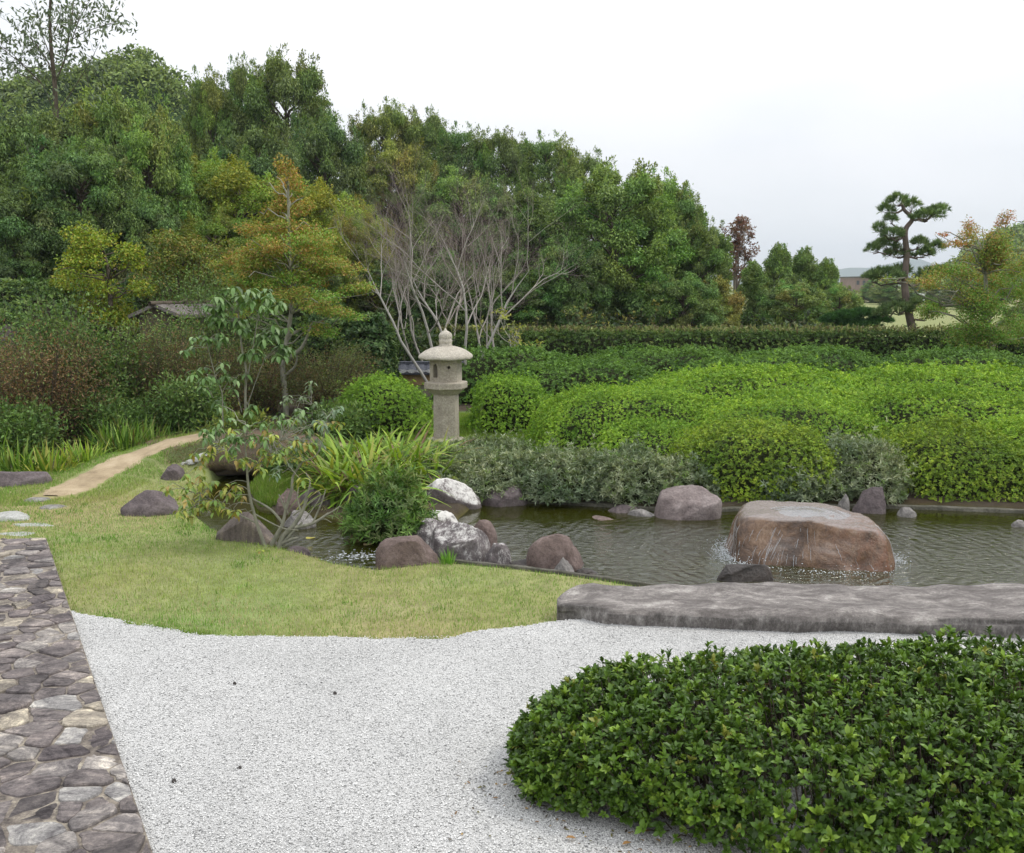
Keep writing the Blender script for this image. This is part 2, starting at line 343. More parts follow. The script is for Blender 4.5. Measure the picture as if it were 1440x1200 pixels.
# dirt path over the bridge
def ribbon(name, pts, hw, mat, dz=.02, cross=7, kind=None, edge=.05, seed=1):
    r = rs(seed); pts = np.asarray(pts); s = np.r_[0, np.cumsum(np.linalg.norm(np.diff(pts, axis=0), axis=1))]
    q = np.arange(0, s[-1], .06); Q = np.stack([np.interp(q, s, pts[:, k]) for k in range(3)], 1)
    for _ in range(8): Q[1:-1] = (Q[:-2]+Q[1:-1]*2+Q[2:])/4
    T = unit(np.gradient(Q, axis=0)*[1, 1, 0]); S = np.stack([T[:, 1], -T[:, 0], T[:, 2]*0], 1)
    hwv = hw*np.minimum(1, np.sqrt((q+.05)/.35)); V = []
    for j in range(cross):
        u = j/(cross-1)*2-1; e = edge*(np.sin(q*7+j)+r.normal(size=len(q))*.5)*(abs(u) > .8)
        pt = Q+S*(u*hwv+e*u)[:, None]; pt[:, 2] += dz-.03*u**4+.008*np.sin(q*9+u*4); V.append(pt)
    V = np.stack(V, 1); n = len(q); V = V.reshape(-1, 3)
    i = (np.arange(n-1)[:, None]*cross+np.arange(cross-1)[None]).ravel()
    return V, np.stack([i, i+1, i+cross+1, i+cross], -1), Q, S
m, t, p, o = newmat('tan_dirt'); n = noise_node(t, 2.2, 10, .7); r_ = ramp(t, [(.32, (.22, .16, .095)), (.46, (.37, .285, .175)), (.56, (.46, .36, .23)), (.68, (.54, .44, .3))])
t.links.new(n.outputs['Fac'], r_.inputs[0]); t.links.new(r_.outputs[0], p.inputs['Base Color']); p.inputs['Roughness'].default_value = 1; n2_ = noise_node(t, 60, 6, .8); bump(t, p, n2_.outputs['Fac'], .8, .02)
M['dirt'] = m
V, F, Q, S = ribbon('path', PATH[:6], .27, M['dirt'])
e_ = np.abs((np.arange(len(V)) % 7)-3) == 3; V[:, 2] = H(V[:, 0], V[:, 1], False)+.012+.012*sstep(11.3, 11.9, V[:, 1])-.02*e_
tag(link('garden_path', mesh('garden_path', V, F[:, ::-1].copy(), None, True), M['dirt']), kind='structure')
# gravel bed
def tessellate(poly, step, zf, ragged=0):
    xs = [p[0] for p in poly]; ys = [p[1] for p in poly]
    gx = np.arange(min(xs), max(xs), step); gy = np.arange(min(ys), max(ys), step)
    X, Y = np.meshgrid(gx, gy); s = sdf(X+step/2, Y+step/2, poly)[:-1, :-1]
    n = len(gx); i = (np.arange(len(gy)-1)[:, None]*n+np.arange(n-1)[None]); 
    PX = np.stack([X, Y, 0*X], -1).reshape(-1, 3); rg = (sn(PX, 1.6, 3)+.8*sn(PX, 5, 4)).reshape(X.shape)[:-1, :-1]*ragged*(Y[:-1, :-1] > 5.7); keep = (s+rg < 0)
    i = i[keep]; F = np.stack([i, i+1, i+n+1, i+n], -1); V = np.stack([X.ravel(), Y.ravel(), zf(X.ravel(), Y.ravel())], -1)
    return V, F
gz = lambda X, Y: .052+.006*np.sin(X*3+Y)+.005*np.sin(Y*4.1-X*2)
V, F = tessellate(GRAVEL, .02, gz, .022)
used = np.unique(F); rm = np.zeros(len(V), int); rm[used] = np.arange(len(used))
tag(link('gravel_bed', mesh('gravel_bed', V[used], rm[F], None, True), M['gravel']), kind='structure')
# loose pebbles lying on the gravel bed
def scatter_pebbles():
    r = rs(5); n = 60000; X = r.uniform(-3.6, 3.2, n*2); Y = 3.3+(r.rand(n*2))**1.2*3.0
    s = sdf(X, Y, GRAVEL); k = s < .01; X = X[k][:n]; Y = Y[k][:n]; n = len(X)
    o = np.array([(1, 0, 0), (0, 1, 0), (-1, 0, 0), (0, -1, 0), (0, 0, 1), (.0, 0, -1)], float)
    a = r.rand(n)*6.28; sx = r.uniform(.0025, .006, n); sy = sx*r.uniform(.6, 1, n); sz = sx*r.uniform(.5, .9, n)
    b = o[None]+r.normal(size=(n, 6, 3))*.15; b[:, :, 0] *= sx[:, None]; b[:, :, 1] *= sy[:, None]; b[:, :, 2] *= sz[:, None]
    ca, sa = np.cos(a)[:, None], np.sin(a)[:, None]; bx = b[:, :, 0]*ca-b[:, :, 1]*sa; by = b[:, :, 0]*sa+b[:, :, 1]*ca
    V = np.stack([bx+X[:, None], by+Y[:, None], b[:, :, 2]+(gz(X, Y)+.003)[:, None]], -1).reshape(-1, 3)
    f = np.array([(0, 1, 4), (1, 2, 4), (2, 3, 4), (3, 0, 4)]); F = (np.arange(n)[:, None, None]*6+f[None]).reshape(-1, 3)
    g = r.uniform(.38, .72, n); g[r.rand(n) < .1] *= .4; dk = r.rand(n) < .006; g[dk] = .07
    C = np.repeat(np.stack([g, g*.995, g*.965], 1), 6, 0)
    tag(link('loose_gravel', mesh('loose_gravel', V, F, C), M['plain']), 'loose white and grey pebbles on top of the gravel bed', 'gravel', None, 'stuff')
scatter_pebbles()
# ------------------------------------------------------------------ stone paving (individual flat stones in mortar)
def clip(poly, nx_, ny_, c):
    o = []
    for i in range(len(poly)):
        a = poly[i]; b = poly[(i+1) % len(poly)]; da = a[0]*nx_+a[1]*ny_-c; db = b[0]*nx_+b[1]*ny_-c
        if da <= 0: o.append(a)
        if (da < 0) != (db < 0) and abs(da-db) > 1e-12:
            t = da/(da-db); o.append((a[0]+(b[0]-a[0])*t, a[1]+(b[1]-a[1])*t))
    return o
def paving():
    r = random.Random(12); seeds = []
    tries = 0
    while tries < 20000:
        tries += 1; x = r.uniform(-7.3, -.9); y = r.uniform(2.2, 8.6); md = r.choice((.07, .1, .14, .19, .25))
        if all(((x-a)/1.35)**2+((y-b)*1.3)**2 > ((md+m)/2)**2 for a, b, m in seeds): seeds.append((x, y, md))
    V = []; F = []; C = []
    for i, (x, y, m_) in enumerate(seeds):
        pl = list(PAVE)
        ar = sum(pl[k][0]*pl[(k+1) % 4][1]-pl[(k+1) % 4][0]*pl[k][1] for k in range(4))
        cell = [(x-.6, y-.6), (x+.6, y-.6), (x+.6, y+.6), (x-.6, y+.6)]
        for k in range(4):
            a = pl[k]; b = pl[(k+1) % 4]; ex, ey = b[0]-a[0], b[1]-a[1]; L = math.hypot(ex, ey)
            nxx, nyy = (ey/L, -ex/L) if ar > 0 else (-ey/L, ex/L)
            cell = clip(cell, nxx, nyy, a[0]*nxx+a[1]*nyy-.004)
            if len(cell) < 3: break
        if len(cell) < 3: continue
        for j, (x2, y2, m2) in enumerate(seeds):
            if j == i or abs(x2-x) > 1 or abs(y2-y) > 1: continue
            dx, dy = x2-x, y2-y; L = math.hypot(dx, dy)
            cell = clip(cell, dx/L, dy/L, ((x+x2)/2*dx+(y+y2)/2*dy)/L-.003-.004*r.random())
            if len(cell) < 3: break
        if len(cell) < 3: continue
        # soften corners
        q = []
        for k in range(len(cell)):
            a = cell[k]; b = cell[(k+1) % len(cell)]; L = math.dist(a, b)
            if L < .012: continue
            c_ = min(.18, .012/L); 
            mid = [c_] + ([.35, .65] if L > .12 else []) + [1-c_]
            for t in mid: 
                j_ = .007 if .3 < t < .7 else .002
                q.append((a[0]+(b[0]-a[0])*t+r.uniform(-j_, j_), a[1]+(b[1]-a[1])*t+r.uniform(-j_, j_)))
        if len(q) < 4: continue
        n = len(q); cx = sum(a for a, b in q)/n; cy = sum(b for a, b in q)/n
        hz = .075+r.uniform(-.008, .01); tx, ty = r.uniform(-.03, .03), r.uniform(-.03, .03); o = len(V)
        base = r.choice([(.12, .105, .108), (.155, .14, .14), (.2, .185, .182), (.1, .09, .09), (.24, .225, .215), (.14, .125, .125), (.27, .245, .205), (.28, .275, .27), (.13, .115, .115), (.17, .152, .15)])
        f_ = r.uniform(1.0, 1.3); base = tuple(c*f_ for c in base)
        for ring, (s_, dz) in enumerate(((1, -.03), (.992, -.007), (.95, 0), (.6, .002))):
            for a, b in q:
                X = cx+(a-cx)*s_; Y = cy+(b-cy)*s_; V.append((X, Y, hz+dz+(X-cx)*tx+(Y-cy)*ty+(r.uniform(-.0015, .0015) if ring > 1 else 0))); C.append(base)
        V.append((cx, cy, hz+.002)); C.append(base)
        for ring in range(3):
            for k in range(n):
                k2 = (k+1) % n; F.append((o+ring*n+k, o+ring*n+k2, o+ring*n+n+k2, o+ring*n+n+k))
        for k in range(n): F.append((o+3*n+k, o+3*n+(k+1) % n, o+4*n))
    # mortar bed
    b0 = len(V); m_ = [(a, b, .058) for a, b in PAVE]; 
    mo = polymesh('mortar', [(a, b, .069) for a, b in PAVE]+[(a, b, -.02) for a, b in PAVE], [(0, 1, 2, 3), (0, 4, 5, 1), (1, 5, 6, 2), (2, 6, 7, 3), (3, 7, 4, 0)], M['mortar'])
    root = polymesh('stone_pavement', V, F, M['stonecol'], None, C); tag(root, kind='structure'); mo.parent = root
m, t, p, o = newmat('mortar_joint'); n = noise_node(t, 7, 10, .8); r_ = ramp(t, [(.38, (.06, .05, .045)), (.5, (.2, .17, .14)), (.64, (.45, .4, .31))]); t.links.new(n.outputs['Fac'], r_.inputs[0]); t.links.new(r_.outputs[0], p.inputs['Base Color']); p.inputs['Roughness'].default_value = 1; n2_ = noise_node(t, 120, 5, .8); bump(t, p, n2_.outputs['Fac'], .8, .008)
M['mortar'] = m
paving()
# ------------------------------------------------------------------ water
FC = None
def water():
    m, t, p, o = newmat('pond_water'); t.nodes.remove(p)
    fx, fy = 2.43, 8.25
    tr = N(t, 'ShaderNodeBsdfTransparent'); tr.inputs[0].default_value = (.62, .6, .3, 1)
    gl = N(t, 'ShaderNodeBsdfGlossy'); gl.inputs['Roughness'].default_value = .03; gl.inputs[0].default_value = (1, 1, 1, 1)
    df = N(t, 'ShaderNodeBsdfDiffuse'); df.inputs[0].default_value = (.045, .047, .004, 1)
    fr = N(t, 'ShaderNodeFresnel'); fr.inputs[0].default_value = 1.6
    c = N(t, 'ShaderNodeTexCoord'); ds = N(t, 'ShaderNodeVectorMath', operation='DISTANCE'); ds.inputs[1].default_value = (fx, fy, 0)
    n0 = N(t, 'ShaderNodeTexNoise'); n0.inputs['Scale'].default_value = 2.0; n0.inputs['Detail'].default_value = 3
    t.links.new(c.outputs['Object'], ds.inputs[0]); t.links.new(c.outputs['Object'], n0.inputs['Vector'])
    k = N(t, 'ShaderNodeMath', operation='MULTIPLY_ADD'); k.inputs[1].default_value = .38; t.links.new(n0.outputs['Fac'], k.inputs[0]); t.links.new(ds.outputs['Value'], k.inputs[2])
    k2 = N(t, 'ShaderNodeMath', operation='MULTIPLY'); k2.inputs[1].default_value = 52; t.links.new(k.outputs[0], k2.inputs[0])
    si = N(t, 'ShaderNodeMath', operation='SINE'); t.links.new(k2.outputs[0], si.inputs[0])
    n2 = N(t, 'ShaderNodeTexNoise'); n2.inputs['Scale'].default_value = 7.5; n2.inputs['Detail'].default_value = 5; n2.inputs['Distortion'].default_value = 1.2
    mpn = N(t, 'ShaderNodeMapping'); mpn.inputs['Scale'].default_value = (1, 1.7, 1); t.links.new(c.outputs['Object'], mpn.inputs[0]); t.links.new(mpn.outputs[0], n2.inputs['Vector'])
    su = N(t, 'ShaderNodeMath', operation='MULTIPLY_ADD'); su.inputs[1].default_value = .13; t.links.new(si.outputs[0], su.inputs[0]); t.links.new(n2.outputs['Fac'], su.inputs[2])
    fa = N(t, 'ShaderNodeMapRange'); fa.inputs[1].default_value = .6; fa.inputs[2].default_value = 3.2; fa.inputs[3].default_value = 1.0; fa.inputs[4].default_value = .45; t.links.new(ds.outputs['Value'], fa.inputs[0])
    # calmer towards the far bank
    sp = N(t, 'ShaderNodeSeparateXYZ'); t.links.new(c.outputs['Object'], sp.inputs[0])
    fy_ = N(t, 'ShaderNodeMapRange'); fy_.inputs[1].default_value = 8.7; fy_.inputs[2].default_value = 9.7; fy_.inputs[3].default_value = 1; fy_.inputs[4].default_value = .12; t.links.new(sp.outputs[1], fy_.inputs[0])
    am = N(t, 'ShaderNodeMath', operation='MULTIPLY'); t.links.new(fa.outputs[0], am.inputs[0]); t.links.new(fy_.outputs[0], am.inputs[1])
    b = N(t, 'ShaderNodeBump'); b.inputs['Distance'].default_value = .036; t.links.new(am.outputs[0], b.inputs['Strength']); t.links.new(su.outputs[0], b.inputs['Height'])
    for n_ in (gl, fr): t.links.new(b.outputs[0], n_.inputs['Normal'])
    m1 = N(t, 'ShaderNodeMixShader'); m1.inputs[0].default_value = .45; t.links.new(tr.outputs[0], m1.inputs[1]); t.links.new(df.outputs[0], m1.inputs[2])
    m2 = N(t, 'ShaderNodeMixShader'); t.links.new(fr.outputs[0], m2.inputs[0]); t.links.new(m1.outputs[0], m2.inputs[1]); t.links.new(gl.outputs[0], m2.inputs[2])
    t.links.new(m2.outputs[0], o.inputs[0])
    grown = [(-4.1, 10.0), (-3.9, 14), (-2.3, 14), (-2.0, 11.5), (-1, 10.5), (3, 10.45), (7, 10.4), (14, 10.0), (14, 6.9), (3, 7.0), (1, 7.2), (-2, 7.8), (-3.6, 8.6)]
    V = [(a, b_, WL) for a, b_ in grown[::-1]]
    tag(polymesh('pond_water', V, [tuple(range(len(V)))], m), kind='structure')
water()
# ------------------------------------------------------------------ leaves
def leafset(pos, ax, nr, L, W, near=False, fold=.2, droop=.12):
    n = len(pos); ax = unit(ax); side = unit(np.cross(nr, ax)); nn = np.cross(ax, side)
    L = np.broadcast_to(np.asarray(L, float), (n,))[:, None]; W = np.broadcast_to(np.asarray(W, float), (n,))[:, None]
    if not near:
        V = np.stack([pos, pos+ax*.45*L+side*.5*W+nn*fold*W, pos+ax*L-nn*droop*L, pos+ax*.45*L-side*.5*W+nn*fold*W], 1)
        f = np.array([(0, 1, 2), (0, 2, 3)]); k = 4
    else:
        up = nn*fold*W
        V = np.stack([pos, pos+ax*.3*L+side*.42*W+up, pos+ax*.66*L+side*.46*W+up-nn*droop*.35*L, pos+ax*L-nn*droop*L,
                      pos+ax*.66*L-side*.46*W+up-nn*droop*.35*L, pos+ax*.3*L-side*.42*W+up, pos+ax*.33*L, pos+ax*.68*L-nn*droop*.35*L], 1)
        f = np.array([(0, 1, 6), (1, 2, 6), (2, 7, 6), (2, 3, 7), (3, 4, 7), (4, 6, 7), (4, 5, 6), (5, 0, 6)]); k = 8
    F = (np.arange(n)[:, None, None]*k+f[None]).reshape(-1, 3)
    return V.reshape(-1, 3), F, k
class Acc:
    def __init__(s): s.V = []; s.F = []; s.C = []; s.n = 0
    def add(s, V, F, C): s.V.append(V); s.F.append(F+s.n); s.C.append(C); s.n += len(V)
    def mesh(s, name, smooth=False): return mesh(name, np.concatenate(s.V), np.concatenate(s.F), np.concatenate(s.C), smooth)
def colmix(r, n, palette, w=None, jit=.15):
    pal = np.array(palette); i = r.choice(len(pal), n, p=None if w is None else np.array(w)/sum(w))
    return pal[i]*(1+r.normal(size=(n, 1))*jit).clip(.5, 1.6)
def rosettes(acc, r, Pc, Nc, k, L, W, pal, w=None, spread=1.0, near=False, colr=None):
    """k leaves around each twig tip"""
    n = len(Pc); Nc = unit(Nc); t1 = unit(np.cross(Nc, r.normal(size=(n, 3)))); t2 = np.cross(Nc, t1)
    a = (np.arange(k)[None]*2.4+r.rand(n, 1)*6.28+r.normal(size=(n, k))*.3)
    el = r.uniform(.15, 1.0, (n, k))/spread
    L = L*r.uniform(.72, 1.22, (n, 1)); ax = (t1[:, None]*np.cos(a)[..., None]+t2[:, None]*np.sin(a)[..., None])*np.cos(el)[..., None]+Nc[:, None]*np.sin(el)[..., None]
    Lv = L*r.uniform(.65, 1.15, (n, k)); pos = np.repeat(Pc[:, None], k, 1)-Nc[:, None]*(r.rand(n, k)*L*.7)[..., None]
    ax = ax.reshape(-1, 3); pos = pos.reshape(-1, 3); nr = np.repeat(Nc, k, 0)+r.normal(size=(n*k, 3))*.15
    V, F, kk = leafset(pos, ax, nr, Lv.ravel(), Lv.ravel()*W, near)
    C = np.repeat(colmix(r, n, pal, w, .12), k, 0)*(1+r.normal(size=(n*k, 1))*.12).clip(.5, 1.5)
    if colr is not None: C = C*np.repeat(colr, k, 0)
    acc.add(V, F, np.repeat(C, kk, 0))
# colours (linear)
AZ = [(.21, .37, .04), (.26, .43, .045), (.16, .3, .035), (.31, .46, .055)]
AZ_Y = [(.24, .37, .035), (.3, .4, .045), (.17, .28, .03), (.13, .2, .03)]
AZ_D = [(.12, .23, .045), (.15, .28, .05), (.09, .18, .035)]
GREYG = [(.2, .25, .14), (.27, .32, .2), (.13, .18, .09), (.35, .4, .27), (.15, .23, .07)]
def superpts(r, n, rx, ry, rz, p, lump=.06, seed=1, f=1.0):
    d = unit(r.normal(size=(n*3, 3))); d[:, 2] = np.abs(d[:, 2])
    t = (np.abs(d)**p).sum(1)**(-1/p); c = d*t[:, None]; Q = c*[rx, ry, rz]
    nr = unit(np.sign(c)*np.abs(c)**(p-1)/[rx, ry, rz])
    # weight by stretched area
    wgt = np.linalg.norm(d*[rx*ry, 1, 1], axis=1)*0+t**2*np.sqrt((ry*rz*d[:, 0])**2+(rx*rz*d[:, 1])**2+(rx*ry*d[:, 2])**2)
    idx = r.choice(len(Q), n, p=wgt/wgt.sum()); Q = Q[idx]; nr = nr[idx]
    return Q, nr
def lumpy(Q, nr, c, lump, f, seed):
    l = sn((Q+c), f, seed)*lump+sn((Q+c), f*3, seed+1)*lump*.4
    return Q+nr*l[:, None]
def shrub(name, cx, cy, rx, ry, rz, label, cat='shrub', group=None, pal=AZ, w=None, leaf=.03, aspect=.42, dens=600, k=7, p=2.6,
          lump=.05, f=1.2, seed=1, near=False, mat='leaf', gap=0.0, brown=.02, z0=None, yaw=0, depth=.12, upbias=.6, spread=1.0):
    r = rs(seed); z0 = Hs(cx, cy) if z0 is None else z0; root = empty(name, (cx, cy, z0), label, cat, group); root.rotation_euler = (0, 0, yaw)
    area = 2*math.pi*((rx*ry)**1.6/3+(rx*rz)**1.6/3+(ry*rz)**1.6/3)**(1/1.6)*1.12
    n = int(area*dens*1.75); c = np.array([cx, cy, 0])
    Q, nr = superpts(r, n, rx, ry, rz, p); Q = lumpy(Q, nr, c, lump, f, seed)
    Q = Q-nr*(r.rand(n)**2*depth)[:, None]+nr*(np.maximum(r.normal(size=n)-.3, 0)**1.5*.05)[:, None]
    # thin patches where the inner hull shows
    g = sn(Q+c, 1.7, seed+7); keep = (g < 1.3-gap*1.2) | (r.rand(n) < .75); keep &= Q[:, 2] > .03
    Q = Q[keep]; nr = nr[keep]; nr = unit(nr+np.array([0, 0, upbias])+r.normal(size=(len(Q), 3))*.3)
    patch = 1+(.2*sn(Q+c, .9, seed+9)+.1*sn(Q+c, 2.6, seed+8))[:, None]*np.array([1.1, .8, .8]); 
    acc = Acc(); rosettes(acc, r, Q, nr, k, leaf, aspect, pal, w, spread, near, patch)
    link('foliage', acc.mesh('foliage', False), M[mat], root)
    # opaque dark hull added to block light coming through the leaves
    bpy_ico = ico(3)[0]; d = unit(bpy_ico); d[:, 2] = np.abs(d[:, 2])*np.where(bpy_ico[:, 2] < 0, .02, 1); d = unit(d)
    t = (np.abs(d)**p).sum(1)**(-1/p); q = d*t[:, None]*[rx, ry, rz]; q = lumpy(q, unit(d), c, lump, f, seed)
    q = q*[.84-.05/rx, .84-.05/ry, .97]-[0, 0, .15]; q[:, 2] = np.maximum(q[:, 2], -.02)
    link('shade_hull', mesh('shade_hull', q, ico(3)[1], None, True), M['shadehull'], root)
    return root
_ico = {}
def ico(s):
    if s not in _ico:
        import bmesh
        bm = bmesh.new(); bmesh.ops.create_icosphere(bm, subdivisions=s, radius=1); bm.verts.ensure_lookup_table()
        _ico[s] = (np.array([v.co[:] for v in bm.verts]), np.array([[v.index for v in f.verts] for f in bm.faces])); bm.free()
    return _ico[s]
# ------------------------------------------------------------------ tubes / branches
def tube(acc, pts, rad, sides=6, col=(.3, .3, .3)):
    pts = np.asarray(pts, float); n = len(pts); rad = np.broadcast_to(rad, (n,)); T = unit(np.gradient(pts, axis=0))
    ref = np.array([.31, .17, 1.]) if abs(T[0, 2]) < .8 else np.array([1., .2, .1])
    A = unit(np.cross(T, ref)); B = np.cross(T, A); a = np.arange(sides)/sides*2*math.pi
    V = pts[:, None]+(A[:, None]*np.cos(a)[None, :, None]+B[:, None]*np.sin(a)[None, :, None])*rad[:, None, None]
    i = np.arange(n-1)[:, None]*sides; j = np.arange(sides)[None]; j2 = (j+1) % sides
    F = np.stack([i+j, i+j2, i+sides+j2, i+sides+j], -1).reshape(-1, 4)
    acc.add(V.reshape(-1, 3), F, np.repeat(np.array([col], float), n*sides, 0))
def spline(pts, k=5):
    pts = np.asarray(pts, float); n = len(pts); t = np.arange(n); q = np.linspace(0, n-1, (n-1)*k+1)
    m = np.gradient(pts, axis=0); o = []
    for u in q:
        i = min(int(u), n-2); s = u-i; h = [2*s**3-3*s**2+1, s**3-2*s**2+s, -2*s**3+3*s**2, s**3-s**2]
        o.append(h[0]*pts[i]+h[1]*m[i]+h[2]*pts[i+1]+h[3]*m[i+1])
    return np.array(o)
def wiggle(r, a, b, amp=.08, n=6, sag=0):
    a = np.asarray(a); b = np.asarray(b); t = np.linspace(0, 1, n)[:, None]; L = np.linalg.norm(b-a)
    p = a+(b-a)*t; p[1:-1] += r.normal(size=(n-2, 3))*amp*L/2; p[:, 2] += sag*L*np.sin(t[:, 0]*math.pi); return p
def grow(r, acc, tips, p, d, L, rad, lev, maxlev, up=.25, nch=(4, 7), ang=.7, shrink=.62, sides=(7, 5, 4, 3, 3), cols=None, gnarl=.12):
    n = max(4, 7-lev); pts = [p]; dd = d/np.linalg.norm(d)
    for i in range(n):
        dd = dd+r.normal(size=3)*gnarl+np.array([0, 0, up*.25]); dd /= np.linalg.norm(dd); pts.append(pts[-1]+dd*L/n)
    pts = np.array(pts); rr = np.linspace(rad, rad*.42, n+1); rr[-1] *= .25; rr[-2] *= .75
    tube(acc, pts, rr, sides[min(lev, 4)], (0, 0, 0) if cols is None else cols[min(lev, len(cols)-1)])
    if lev >= maxlev: tips.append((pts[-1], dd)); return
    k = r.randint(nch[0], nch[1]+1)
    for i in range(k):
        t = .3+.7*(i+r.rand())/k; q = min(int(t*n), n-1); s = t*n-q; b = pts[q]*(1-s)+pts[q+1]*s
        T = unit(pts[q+1]-pts[q]); s1 = unit(np.cross(T, r.normal(size=3))); a = ang*r.uniform(.6, 1.3)
        nd = T*math.cos(a)+s1*math.sin(a); nd[2] += up*.4
        grow(r, acc, tips, b, nd, L*shrink*r.uniform(.7, 1.15)*(1.1-.35*t), rr[q]*.64, lev+1, maxlev, up, nch, ang, shrink, sides, cols, gnarl)
    tips.append((pts[-1], dd))
exec_later = []
# ------------------------------------------------------------------ crowns made of leafy lobes
def lobe_leaves(acc, r, c, rad, n, L, asp, pal, w=None, droop=.3, shell=.45, near=False, tint=None, flat=0, lshape=1.0):
    c = np.asarray(c); rad = np.asarray(rad, float)*np.ones(3)
    d = unit(r.normal(size=(n, 3))); d[:, 2] = np.where(d[:, 2] < 0, d[:, 2]*.75, d[:, 2]); rr = 1-shell*r.rand(n)**1.6
    rr = rr*(1+.22*sn(d*rad+c, 1.1/rad.mean(), 11)+.1*sn(d*rad+c, 3/rad.mean(), 12))
    pos = c+d*rad*rr[:, None]
    ax = unit(d*[1, 1, .5]+r.normal(size=(n, 3))*.6+[0, 0, -droop]); nr = unit(d+[0, 0, .8+flat]+r.normal(size=(n, 3))*.45)
    Lv = L*r.uniform(.6, 1.2, n); V, F, k = leafset(pos, ax, nr, Lv, Lv*asp, near)
    C = colmix(r, n, pal, w, .14)
    if tint is not None: C = C*tint
    acc.add(V, F, np.repeat(C, k, 0))
def px_tree(name, D, trunk, lobes, label, leafL, asp, pal, w=None, dens=1.0, trunk_r=.08, bark='bark', dz=0.6, cat='tree', group=None,
            droop=.3, shell=.6, seed=1, extra=(), flat=0, mat='leaf', nlimb=3, tintf=None, sub=5):
    """tree laid out from its outline in the photograph, given depth round its own trunk"""
    r = rs(seed); T = spline([P(a, b, D) for a, b in trunk], 4); T[0, 2] = min(T[0, 2], Hs(T[0, 0], D)-.05)
    root = empty(name, tuple(T[0]), label, cat, group); o = T[0]
    ba = Acc(); tube(ba, T-o, np.linspace(trunk_r, trunk_r*.3, len(T)), 8)
    for ex in extra:
        E = spline([P(a, b, D+q) for a, b, q in ex[0]], 4); tube(ba, E-o, np.linspace(ex[1], ex[1]*.4, len(E)), 6)
    acc = Acc(); s = PXM(D, 2)
    for i, lb in enumerate(lobes):
        cx, cy, ax_, az_ = lb[:4]; dm = lb[4] if len(lb) > 4 else 1.0; tint = np.array(lb[5]) if len(lb) > 5 else None
        off = r.uniform(-1, 1)*dz; c = P(cx, cy, D+off); rx, rz = ax_/s, az_/s; ry = (rx+rz)/2*1.1+.1
        j = np.argmin(np.abs(T[:, 2]-(c[2]-.4*np.hypot(c[0]-T[:, 0].mean(), off)))+.0*T[:, 0]); st = T[max(1, j)]
        for q in range(nlimb):
            e = c+r.normal(size=3)*[rx*.5, ry*.5, rz*.4]; W_ = wiggle(r, st, e, .09, 6, .05); tube(ba, W_-o, np.linspace(trunk_r*.28, .006, 6), 5)
        for q in range(sub):      # break each lobe into smaller sprays
            u = unit(r.normal(size=3)); cc = c+u*[rx, ry, rz]*r.uniform(.35, .8)
            rad = np.array([rx, ry, rz])*r.uniform(.38, .62)
            n = int(dm*dens*(rad[0]*rad[2]+rad[1]*rad[2]+rad[0]*rad[1])*4.2/(leafL*leafL*asp)*.5)
            tt = tint if tintf is None else (tintf(cc, r) if tint is None else tint*tintf(cc, r))
            lobe_leaves(acc, r, cc-o, rad, n, leafL, asp, pal, w, droop, shell, tint=tt, flat=flat)
    link('trunk', ba.mesh('trunk', True), M[bark], root); link('crown', acc.mesh('crown'), M[mat], root)
    return root
#@@PART2@@
# ------------------------------------------------------------------ rocks
def rock_mesh(name, w, d, h, seed, cuts=11, flat=None, rough=1.0, sub=5, taper=0.0, pts=None, pw=2.25, soft=0):
    V, F = ico(sub); r = rs(seed); dd = V.copy()
    t = (np.abs(dd)**pw).sum(1)**(-1/pw); v = dd*t[:, None]
    for i in range(cuts):
        n = r.normal(size=3); n[2] = abs(n[2])*.8; n /= np.linalg.norm(n); q = r.uniform(.6, .88)
        e = v@n-q; v = v-np.where(e > 0, e*.95, 0)[:, None]*n
    if flat is not None:
        e = v[:, 2]-flat; v[:, 2] -= np.where(e > 0, e*.93, 0)
    v = v+dd*(.05*sn(dd, .45, seed+1)+.026*sn(dd, 1.3, seed+2)+.014*np.abs(sn(dd, 3.0, seed+3))+.008*sn(dd, 7, seed+4)+.004*sn(dd, 15, seed+5))[:, None]*rough
    v[:, :2] *= (1-taper*v[:, 2:3])
    if pts is not None: v = pts(v)
    if soft:
        E = np.concatenate([F[:, [0, 1]], F[:, [1, 2]], F[:, [2, 0]]]); cnt = np.bincount(E[:, 0], minlength=len(v))[:, None]
        for _ in range(soft):
            s_ = np.stack([np.bincount(E[:, 0], v[E[:, 1], k_], len(v)) for k_ in range(3)], 1)/cnt; v = .3*v+.7*s_
        v = v+dd*(.012*sn(dd, 2.2, seed+6)+.006*sn(dd, 6, seed+7))[:, None]
    mx_ = v.max(0); mn_ = v.min(0)
    v[:, 0] = ((v[:, 0]-mn_[0])/(mx_[0]-mn_[0])-.5)*w; v[:, 1] = ((v[:, 1]-mn_[1])/(mx_[1]-mn_[1])-.5)*d
    v[:, 2] = v[:, 2]/mx_[2]*h
    return mesh(name, v, F, None, True)
def rock(px, pyb, wpx, hpx, mat, label, seed, z=0.0, depth=.8, name='boulder', group=None, cat='rock', sink=.0, yaw=0, **k):
    x, y = G(px, pyb, z); s = PXM(y, z); w_ = wpx/s; dd = w_*depth; y += dd*.42; s2 = PXM(y, z); h_ = hpx/s2*.93
    # the far side of the top shows from above: take its foreshortened depth off the height
    h_ = max(h_-dd*.1, h_*.6)
    me = rock_mesh(name, w_*1.02, dd, h_, seed, **k)
    # extend downward into the ground: lower half keeps its own shape
    o = link(name, me, M[mat]); o.location = (x*(y/(y-dd*.42))**.5, y, z-sink); o.rotation_euler = (0, 0, yaw)
    return tag(o, label, cat, group)
